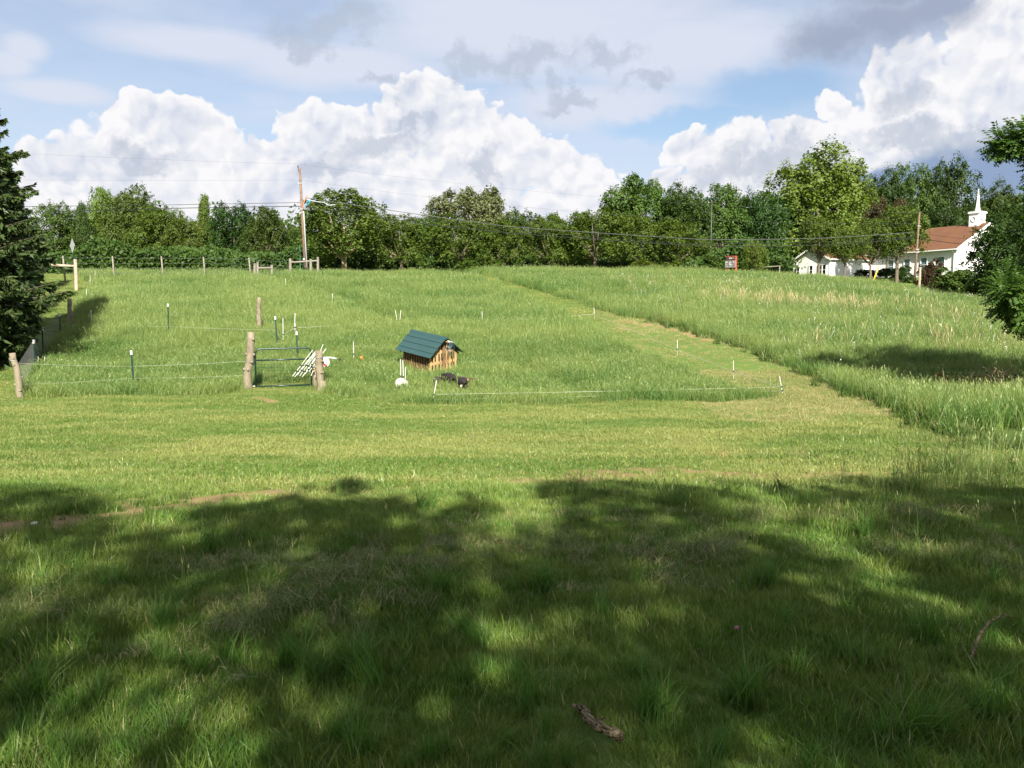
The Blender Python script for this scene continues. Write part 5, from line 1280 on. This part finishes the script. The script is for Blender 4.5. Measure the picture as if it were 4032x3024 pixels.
# wire fence along the road with wooden posts
def road_fence():
    pts = [(230, 1003, 70), (255, 1007, 70.5), (449, 1009, 73), (641, 1009, 75), (806, 1011, 76), (985, 1015, 77)]
    e = empty('wire_fence', at(255, 70.5), label='wire fence on thin grey wooden posts along the left roadside', cat='fence')
    tops = []; o = e.location
    for px, ty, Y in pts[1:]:
        b = at(px, Y) - o; h = at(px, Y, ty).z - at(px, Y).z
        m = MB(); m.tube([b + Vector((0.06, 0, -0.3)), b + Vector((-0.06, 0, h))], [0.075, 0.065], 8, True, 0.06, int(px)); m.build('post', M_GREYWOOD, e, True); tops.append((b, h))
    m = MB()
    first = at(60, 68) - o; line = [(first, tops[0][1])] + tops + [(at(1143, 78) - o, 1.6)]
    for f in (0.92, 0.7, 0.5, 0.32): m.tube([b + Vector((0, -0.07, h * f)) for b, h in line], 0.008, 4, False)
    m.build('wire', M_WIRE, e)
road_fence()

def rail_fence(spec, rails, label, Y, name='rail_fence', mat=None, k=1.0):
    px0 = spec[0][0]; o = at(px0, Y); e = empty(name, o, label=label, cat='fence'); mt = mat or M_GREYWOOD
    for px, ty in spec:
        b = at(px, Y) - o; h = at(px, Y, ty).z - at(px, Y).z
        m = MB(); m.tube([b + Vector((0, 0, -0.3)), b + Vector((0.02, 0, h))], [0.13 * k, 0.12 * k], 7, True, 0.08, int(px)); m.build('post', mt, e)
    for (xa, ya), (xb, yb) in rails:
        pa, pb = at(xa, Y, ya) - o, at(xb, Y, yb) - o
        m = MB(); m.tube([pa, pa.lerp(pb, 0.5) + Vector((0, 0, -0.02)), pb], [0.075 * k, 0.09 * k, 0.07 * k], 7, True, 0.1, int(xa)); m.build('rail', mt, e)
rail_fence([(1143, 1018), (1224, 1020), (1252, 1012)], [((1143, 1033), (1252, 1026))], 'weathered split rail fence section behind the utility pole', 79)
rail_fence([(1003, 1037), (1015, 1032), (1071, 1043)], [((1015, 1055), (1071, 1053))], 'low dilapidated rail fence left of the split rail section', 79.5)
rail_fence([(3068, 1047)], [((2990, 1052), (3075, 1047))], 'single grey rail fence right of the red sign', 92, k=0.55)
m = rail_fence([(301, 1021)], [((203, 1043), (301, 1047))], 'pale peeled post with one horizontal rail beside the spruce lane', 62, 'rail_fence', M_PALEWOOD)
b = at(3618, 76); h = at(3618, 76, 1052).z - b.z
m = MB(); m.tube([(0, 0, -0.3), (0.02, 0, h)], [0.11, 0.10], 8, True, 0.05, 3); o = link_mesh('wooden_post', m.mesh('wooden_post', M_PALEWOOD), loc=b); tagit(o, 'short pale wooden post in front of the church utility pole', 'fence post')

# ------------------------------------------------------------------ pallet hut
def hut():
    c0 = G(1746, 1440, 0.22); ang = math.atan2(0.67, 0.74)      # local x along the gable (to the right and away), local y back along the ridge
    nrm = Vector((0, -0.16, 1)).normalized(); q = Vector((0, 0, 1)).rotation_difference(nrm)
    rot = (q.to_matrix() @ Matrix.Rotation(ang, 3, 'Z')).to_euler()
    e = empty('animal_hut', c0, rot, label='small pallet wood animal hut with teal metal roof in the paddock', cat='hut')
    W, L, hw, hr = 1.17, 1.62, 0.74, 1.20
    r = random.Random(4)
    # gable slats
    xs = [-0.56, -0.42, -0.27, -0.13, 0.02, 0.15, 0.29, 0.42, 0.55]; ws = [0.085, 0.06, 0.10, 0.06, 0.11, 0.07, 0.085, 0.05, 0.085]
    for i, (x_, w_) in enumerate(zip(xs, ws)):
        top = hw + (hr - hw) * (1 - abs(x_) / (W / 2)) - 0.07
        m = MB(); m.box((x_, r.uniform(-0.012, 0.012), top / 2 - 0.05), (w_, 0.022, top + 0.1)); m.build('slat', M_PALLET_D if i in (4, 7) else M_PALLET, e)
    for z_, w_, y_ in ((0.08, W, -0.026), (hw * 0.98, W * 0.8, 0.034), (0.35, W, 0.034)):
        m = MB(); m.box((0, y_, z_), (w_, 0.028, 0.10)); m.build('crosspiece', M_PALLET, e)
    # side slats, dark plank walls
    for s in (-1, 1):
        for i in range(11):
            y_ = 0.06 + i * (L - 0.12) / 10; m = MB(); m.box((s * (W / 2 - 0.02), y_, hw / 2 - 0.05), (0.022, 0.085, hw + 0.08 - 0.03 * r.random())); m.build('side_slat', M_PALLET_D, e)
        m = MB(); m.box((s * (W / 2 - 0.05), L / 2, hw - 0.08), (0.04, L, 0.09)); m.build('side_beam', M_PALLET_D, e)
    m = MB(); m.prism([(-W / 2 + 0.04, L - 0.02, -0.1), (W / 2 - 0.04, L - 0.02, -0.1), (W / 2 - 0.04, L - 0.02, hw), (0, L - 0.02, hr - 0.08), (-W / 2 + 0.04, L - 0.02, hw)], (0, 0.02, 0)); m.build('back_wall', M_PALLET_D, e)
    # rafters and lapped metal sheets, four to each slope
    oh, yo = 0.17, 0.24; sl = (hr - hw) / (W / 2)
    for s in (-1, 1):
        for y_ in (0.03, L - 0.05):
            m = MB(); a = Vector((s * (W / 2 + oh * 0.8), y_, hw - sl * oh * 0.8 - 0.05)); b = Vector((0, y_, hr - 0.05)); m.tube([a, b], 0.028, 5); m.build('rafter', M_PALLET_D, e)
        n = 4; run = W / 2 + oh
        for i in range(n):
            t0, t1 = i / n, (i + 1) / n + 0.05
            x0, x1 = s * run * t0, s * run * min(t1, 1.0); z0, z1 = hr - sl * run * t0, hr - sl * run * min(t1, 1.0)
            lift = 0.014 * (n - i); jj = r.uniform(-0.01, 0.01)
            a = [(x0, -yo + jj, z0 + lift), (x1, -yo + jj, z1 + lift + 0.012), (x1, L + yo + jj, z1 + lift + 0.012), (x0, L + yo + jj, z0 + lift)]
            m = MB(); m.hexa(a, [(p[0], p[1], p[2] + 0.010) for p in a]); m.build('roof_panel', M_TIN, e)
    m = MB(); m.prism([(-0.09, -yo - 0.02, hr + 0.008), (0, -yo - 0.02, hr + 0.085), (0.09, -yo - 0.02, hr + 0.008)], (0, L + 2 * yo + 0.04, 0)); m.build('ridge_cap', M_TIN, e)
    m = MB(); m.tube([(0, -0.36, hr - 0.09), (0, L + 0.45, hr - 0.09)], 0.022, 6); m.build('ridge_pole', M_PALLET, e)
    return e, hr, c0, rot
HE, HRr, HC, HROT = hut()
M = Matrix.Translation(HC) @ HROT.to_matrix().to_4x4()
m = MB(); rr = random.Random(9)
for k in range(4):
    P = [M @ Vector((0.04 + 0.10 * math.sin(t * 1.0 + k) * (0.5 + 0.3 * k), -0.36 - 0.015 * k, HRr - 0.10 - 0.12 * (1 + 0.5 * k) * (1 - math.cos(t)) * 0.7)) for t in np.linspace(0, 2 * math.pi, 14)]
    m.tube(P, 0.0065, 5)
m.tube([M @ Vector(p) for p in ((0.0, -0.27, HRr - 0.12), (-0.18, -0.25, HRr - 0.5), (-0.34, -0.2, HRr - 0.75), (-0.5, -0.16, HRr - 1.0))], 0.0065, 5)
tagit(link_mesh('rope', m.mesh('rope', M_ROPE, True)), 'coil of teal rope hanging from the hut ridge over the gable', 'rope')
m = MB(); m.tube([M @ Vector((-0.02, -0.30, HRr - 0.04)), M @ Vector((0.32, -0.24, HRr - 0.16))], 0.018, 6)
tagit(link_mesh('fence_stake', m.mesh('fence_stake', M_WHITE, True)), 'white stake end lying under the hut ridge beside the rope', 'fence stake')

# ------------------------------------------------------------------ reels and spare stakes
def reel(b, yaw, tilt, size, label, red=False):
    e = empty('wire_reel', b, (tilt, 0, yaw), label=label, cat='reel')
    Mx = Matrix.Translation((0, 0, size)) @ Matrix.Rotation(R(90), 4, 'X')
    for z_ in (-0.06, 0.06):
        m = MB(); m.lathe([(0.03, z_ - 0.006), (size, z_ - 0.010), (size, z_ + 0.010), (0.03, z_ + 0.006)], 24, Mx); m.build('flange', M_WHITE, e)
    m = MB(); m.lathe([(size * 0.62, -0.05), (size * 0.66, 0.0), (size * 0.62, 0.05)], 20, Mx); m.build('wire_winding', M_POLYWIRE, e)
    m = MB(); m.lathe([(size * 0.30, 0.072), (size * 0.36, 0.085), (size * 0.1, 0.10)], 16, Mx); m.build('hub', M_BLACK, e)
    if red:
        m = MB()
        for a0 in (2.2, 3.6, 5.2):
            pts = [(Mx @ Vector((rr_ * math.cos(a), rr_ * math.sin(a), 0.073))) for rr_, a in ((size * 0.42, a0), (size * 0.97, a0), (size * 0.97, a0 + 0.35), (size * 0.97, a0 + 0.7), (size * 0.42, a0 + 0.7))]
            m.prism(pts, (0, -0.004, 0))
        m.build('red_spoke', M_RED, e)
    m = MB(); m.tube([Mx @ Vector((0, 0, 0.07)), Mx @ Vector((0, 0, 0.16)), Mx @ Vector((0.10, 0, 0.17))], 0.014, 6); m.build('handle', M_BLACK, e)
b = G(1586, 1530, 0.05); reel(b, R(8), R(8), 0.17, 'white wire reel with dark hub standing below the hut')
b2 = b + Vector((-0.09, 0.22, 0.02)); reel(b2, R(18), R(4), 0.165, 'white wire reel half hidden behind the front one below the hut')
YR = b.y
for (bx, by, tx, ty, lab) in [(1578, 1530, 1577, 1414, 'leftmost of the tall white stakes behind the reel'), (1590, 1532, 1586, 1417, 'middle tall white stake behind the reel'), (1596, 1530, 1596, 1445, 'shorter right stake behind the reel'), (1592, 1540, 1591, 1494, 'short white stake in front of the reel')]:
    bb = at(bx, YR - 0.15 if 'front' in lab else YR + 0.15, by); put_stake(bb, at(tx, bb.y, ty), lab, 1, 'stakes standing at the reel')
# bundle leaning on the right gate post
YB = GRb.y + 0.25
b = at(1278, YB + 0.1, 1446); reel(Vector((b.x, b.y, b.z)), R(-28), R(0), 0.15, 'white and red wire reel hanging behind the right gate post', True)
rr = random.Random(12)
for i in range(8):
    s = i / 7; x0 = 1152 + 74 * s + rr.uniform(-4, 4); y0 = 1480 + rr.uniform(-12, 9) - 6 * s; L = rr.uniform(0.78, 1.0)
    x1 = x0 + 88 * L + rr.uniform(-4, 10) - 14 * s; y1 = y0 - 112 * L
    if i == 7: x0, y0, x1, y1 = 1225, 1480, 1272, 1356
    a, c = at(x0, YB - 0.05 + 0.1 * rr.random(), y0), at(x1, YB + 0.05 + 0.1 * rr.random(), y1)
    put_stake(a, c, ['tallest white stake of the bundle leaning behind the gate post', 'white stake of the slanted bundle leaning behind the gate'][0 if i == 7 else 1], 2, 'bundle of spare white stakes')
m = MB(); P = [at(x_, YB + 0.3, y_) for x_, y_ in ((1275, 1409), (1300, 1408), (1325, 1412))]
m.tube(P, [0.035, 0.03, 0.02], 6); tagit(link_mesh('insulator_strip', m.mesh('insulator_strip', M_CONDUIT)), 'grey strip of fence fittings lying right of the gate post', 'fence part')
b = G(1338, 1435, 0.12); m = MB(); m.box((0, 0, 0.1), (0.18, 0.14, 0.10)); m.lathe([(0.06, 0.15), (0.07, 0.2), (0.03, 0.24)], 8); m.tube([(0.05, 0, 0.18), (0.16, 0, 0.22), (0.26, 0.02, 0.16)], 0.014, 5)
tagit(link_mesh('fence_charger', m.mesh('fence_charger', M_BLACK), loc=b + Vector((0, 0, 0.1))), 'small dark box in the grass between gate post and hut', 'fence part')
b = G(1423, 1416, 0.2); m = MB(); m.lathe([(0.015, 0.0), (0.05, 0.015), (0.055, 0.06), (0.035, 0.10), (0.008, 0.11)], 10)
tagit(link_mesh('orange_cap', m.mesh('orange_cap', M_ORANGE, True), loc=b + Vector((0, 0, 0.22))), 'small bright orange cap in the grass left of the hut', 'cap')

# ------------------------------------------------------------------ pigs
def m_pig(name, c1, c2, thr, scale, off):
    m, N, o = new_mat(name); p = objco(N); n = N.noise(N.map(p, (scale,) * 3, off), 1.0, 2, 0.5); f = N.noise(p, 90, 3, 0.6)
    c = N.mix(N.ss(n, thr, thr + 0.05), c1, c2); c = N.mix(N.m('MULTIPLY', f, 0.4), c, tuple(v * 0.6 for v in c1))
    principled(N, o, c, 0.75, 0, 0.3, bump=f, bdist=0.01, bstr=0.6); return m
def pig(base, yaw, L, mat, label):
    e = empty('pig', base, (0, 0, yaw), label=label, cat='pig', group='dark spotted pigs in the paddock')
    s = L; J = {}; V = []; E = []; Rv = []
    def v(n, p, r, par=None):
        J[n] = len(V); V.append(tuple(c * s for c in p)); Rv.append(r * s)
        if par is not None: E.append((J[par], J[n]))
    # x forward
    v('hip', (-0.30, 0, 0.40), 0.165); v('mid', (0.0, 0, 0.40), 0.19, 'hip'); v('sh', (0.27, 0, 0.41), 0.165, 'mid'); v('neck', (0.42, 0, 0.42), 0.12, 'sh'); v('head', (0.56, 0, 0.36), 0.10, 'neck'); v('sn', (0.68, 0, 0.27), 0.055, 'head'); v('nose', (0.74, 0, 0.24), 0.05, 'sn')
    v('rump', (-0.43, 0, 0.38), 0.115, 'hip'); v('tail', (-0.53, 0, 0.36), 0.022, 'rump'); v('tail2', (-0.58, 0.03, 0.28), 0.012, 'tail')
    for sd, nm in ((1, 'l'), (-1, 'r')):
        v('ht' + nm, (-0.33, sd * 0.11, 0.28), 0.085, 'hip'); v('hk' + nm, (-0.38, sd * 0.12, 0.15), 0.042, 'ht' + nm); v('hf' + nm, (-0.35, sd * 0.12, 0.01), 0.034, 'hk' + nm)
        v('ft' + nm, (0.26, sd * 0.11, 0.26), 0.068, 'sh'); v('fk' + nm, (0.27, sd * 0.115, 0.13), 0.04, 'ft' + nm); v('ff' + nm, (0.28, sd * 0.115, 0.01), 0.034, 'fk' + nm)
        v('er' + nm, (0.50, sd * 0.09, 0.45), 0.04, 'head'); v('et' + nm, (0.545, sd * 0.13, 0.52), 0.018, 'er' + nm)
    me = bpy.data.meshes.new('pig_body'); me.from_pydata(V, E, []); me.update()
    o = link_mesh('body', me, e); me.materials.append(mat)
    o.modifiers.new('skin', 'SKIN'); sv = me.skin_vertices[0].data if len(me.skin_vertices) else None
    if sv is None:
        bm = bmesh.new(); bm.from_mesh(me); bm.verts.layers.skin.verify(); bm.to_mesh(me); bm.free(); sv = me.skin_vertices[0].data
    for i, r_ in enumerate(Rv): sv[i].radius = (r_, r_)
    sv[0].use_root = True
    sb = o.modifiers.new('sub', 'SUBSURF'); sb.levels = 1; sb.render_levels = 2
    me.polygons  # evaluated by the modifiers
    for sd in (-1, 1):
        m = MB(); m.lathe([(0.001, -0.012 * s), (0.012 * s, 0), (0.001, 0.012 * s)], 6, Matrix.Translation((0.61 * s, sd * 0.075 * s, 0.39 * s))); m.build('eye', M_BLACK, e)
PB = m_pig('black_spotted_hide', (0.016, 0.013, 0.012), (0.45, 0.42, 0.36), 0.70, 7, (0.3, 0, 0))
PW = m_pig('black_pale_rump_hide', (0.018, 0.014, 0.013), (0.45, 0.42, 0.34), 0.60, 6, (2.3, 1, 0))
PG = m_pig('black_ginger_hide', (0.02, 0.014, 0.012), (0.40, 0.18, 0.08), 0.58, 8, (5.3, 1, 0))
PGR = m_pig('grey_white_hide', (0.035, 0.028, 0.026), (0.5, 0.47, 0.42), 0.64, 8, (8.1, 1, 0))
def pig_at(px, py, lift): b = G(px, py, 0.12); return Vector((b.x, b.y, b.z + lift))
pig(pig_at(1770, 1522, 0.14), R(122), 0.72, PB, 'black pig with a few white spots, middle one of the group')
pig(pig_at(1822, 1538, 0.12), R(100), 0.74, PW, 'black pig with pale patched rump turned to the camera')
pig(pig_at(1846, 1520, 0.05), R(30), 0.58, PG, 'small black and ginger pig half hidden behind the pale rumped one')
pig(pig_at(1722, 1520, 0.12), R(80), 0.52, PGR, 'small dark pig with white back behind the leaning corner stake')

# ------------------------------------------------------------------ small things on the ground
b = G(2330, 2892); p0, p1 = G(2255, 2815), G(2425, 2975)
rs = random.Random(8); m = MB(); NS = 16
P = [p0.lerp(p1, k / NS) + Vector((0.022 * math.sin(k * 0.55) + rs.uniform(-.004, .004), 0.012 * math.cos(k * 0.8), 0.024 + 0.030 * min(1, k / 6) + rs.uniform(-.003, .003))) for k in range(NS + 1)]
RR = [0.019 * rs.uniform(0.85, 1.2) * (0.75 + 0.35 * k / NS) for k in range(NS + 1)]; RR[0] *= 0.6; RR[-1] *= 0.8
m.tube(P, RR, 12, True, 0.14, 4); m.tube([P[10], P[10] + Vector((0.035, 0.0, 0.03))], [0.010, 0.006], 7)
tagit(link_mesh('fallen_branch', m.mesh('fallen_branch', M_STICK, True)), 'short thick dead branch lying in the foreground grass', 'branch')
P = [G(3820, 2640) + Vector((0, 0, 0.05)), G(3850, 2580) + Vector((0, 0, 0.09)), G(3890, 2535) + Vector((0, 0, 0.11)), G(3950, 2512) + Vector((0, 0, 0.12)), G(3985, 2510) + Vector((0, 0, 0.10))]
m = MB(); m.tube(P, [0.008, 0.008, 0.007, 0.005, 0.003], 7, True, 0.15, 2); tagit(link_mesh('fallen_twig', m.mesh('fallen_twig', M_STICK, True)), 'thin curved grey twig in the grass at the lower right', 'twig')
b = G(142, 2082); m = MB(); rr = random.Random(3)
ring = [Vector((0.06 * math.cos(a) * rr.uniform(0.7, 1.3), 0.05 * math.sin(a) * rr.uniform(0.6, 1.3), 0.05 + rr.uniform(-0.03, 0.05))) for a in np.linspace(0, 6.28, 10)[:-1]]
m.add(ring + [Vector((0, 0, 0.10)), Vector((0, 0, 0.02))], [(i, (i + 1) % 9, 9) for i in range(9)] + [((i + 1) % 9, i, 10) for i in range(9)])
tagit(link_mesh('paper_scrap', m.mesh('paper_scrap', M_WHITE), loc=b, scale=(0.7, 0.7, 0.6)), 'crumpled white scrap beside the bare soil at the left', 'scrap')
b = G(2898, 2590); e = empty('clover_flower', b, label='single pink clover bloom in the shaded lawn', cat='flower')
m = MB(); m.tube([(0, 0, 0), (0.01, 0, 0.08), (0, 0, 0.14)], 0.0016, 5); m.build('stem', M_STEM, e)
m = MB(); m.lathe([(0.003, 0.135), (0.009, 0.139), (0.010, 0.147), (0.007, 0.154), (0.002, 0.156)], 9); m.build('bloom', M_PINK, e, True)
# brush pile at the right edge of the meadow
def brush():
    b = G(3950, 1530, 0.3); e = empty('brush_pile', b, label='brown pile of cut brush and bramble in the right meadow', cat='brush pile')
    rr = random.Random(6); m = MB()
    for i in range(120):
        a = rr.uniform(0, 6.28); q = rr.uniform(0, 1.9); c = Vector((q * math.cos(a) * 1.15, q * math.sin(a) * 0.6, rr.uniform(0.0, 0.55) * (1.2 - q / 2)))
        d = Vector((rr.uniform(-1, 1), rr.uniform(-0.6, 0.6), rr.uniform(-0.1, 0.9))).normalized(); L = rr.uniform(0.4, 1.0)
        m.tube([c, c + d * L * 0.5 + Vector((0, 0, 0.06)), c + d * L + Vector((rr.uniform(-.1, .1), 0, -0.05))], [0.012, 0.009, 0.003], 4, False)
    tagit(m.build('twigs', M_TWIG, e), kind='stuff')
    r = np.random.default_rng(4); n = 900; a = r.uniform(0, 6.28, n); q = np.sqrt(r.uniform(0, 1, n)) * 1.8
    P = np.stack([q * np.cos(a) * 1.15, q * np.sin(a) * 0.6, r.uniform(0.05, 0.7, n)], -1); Nn = r.normal(0, 1, (n, 3)); Nn /= np.linalg.norm(Nn, axis=1, keepdims=True)
    V = leaf_quads(P, Nn, 0.09, r).reshape(-1, 3); T = np.repeat(np.stack([r.uniform(0, 1, n)] * 3 + [np.ones(n)], -1), 4, 0)
    c = link_mesh('leaves', np_mesh('brush_leaves', V, np.arange(n * 4).reshape(-1, 4), mat=M_LEAF, attr={'tint': T}), e); c.color = (0.055, 0.045, 0.02, 1); c['kind'] = 'stuff'
brush()
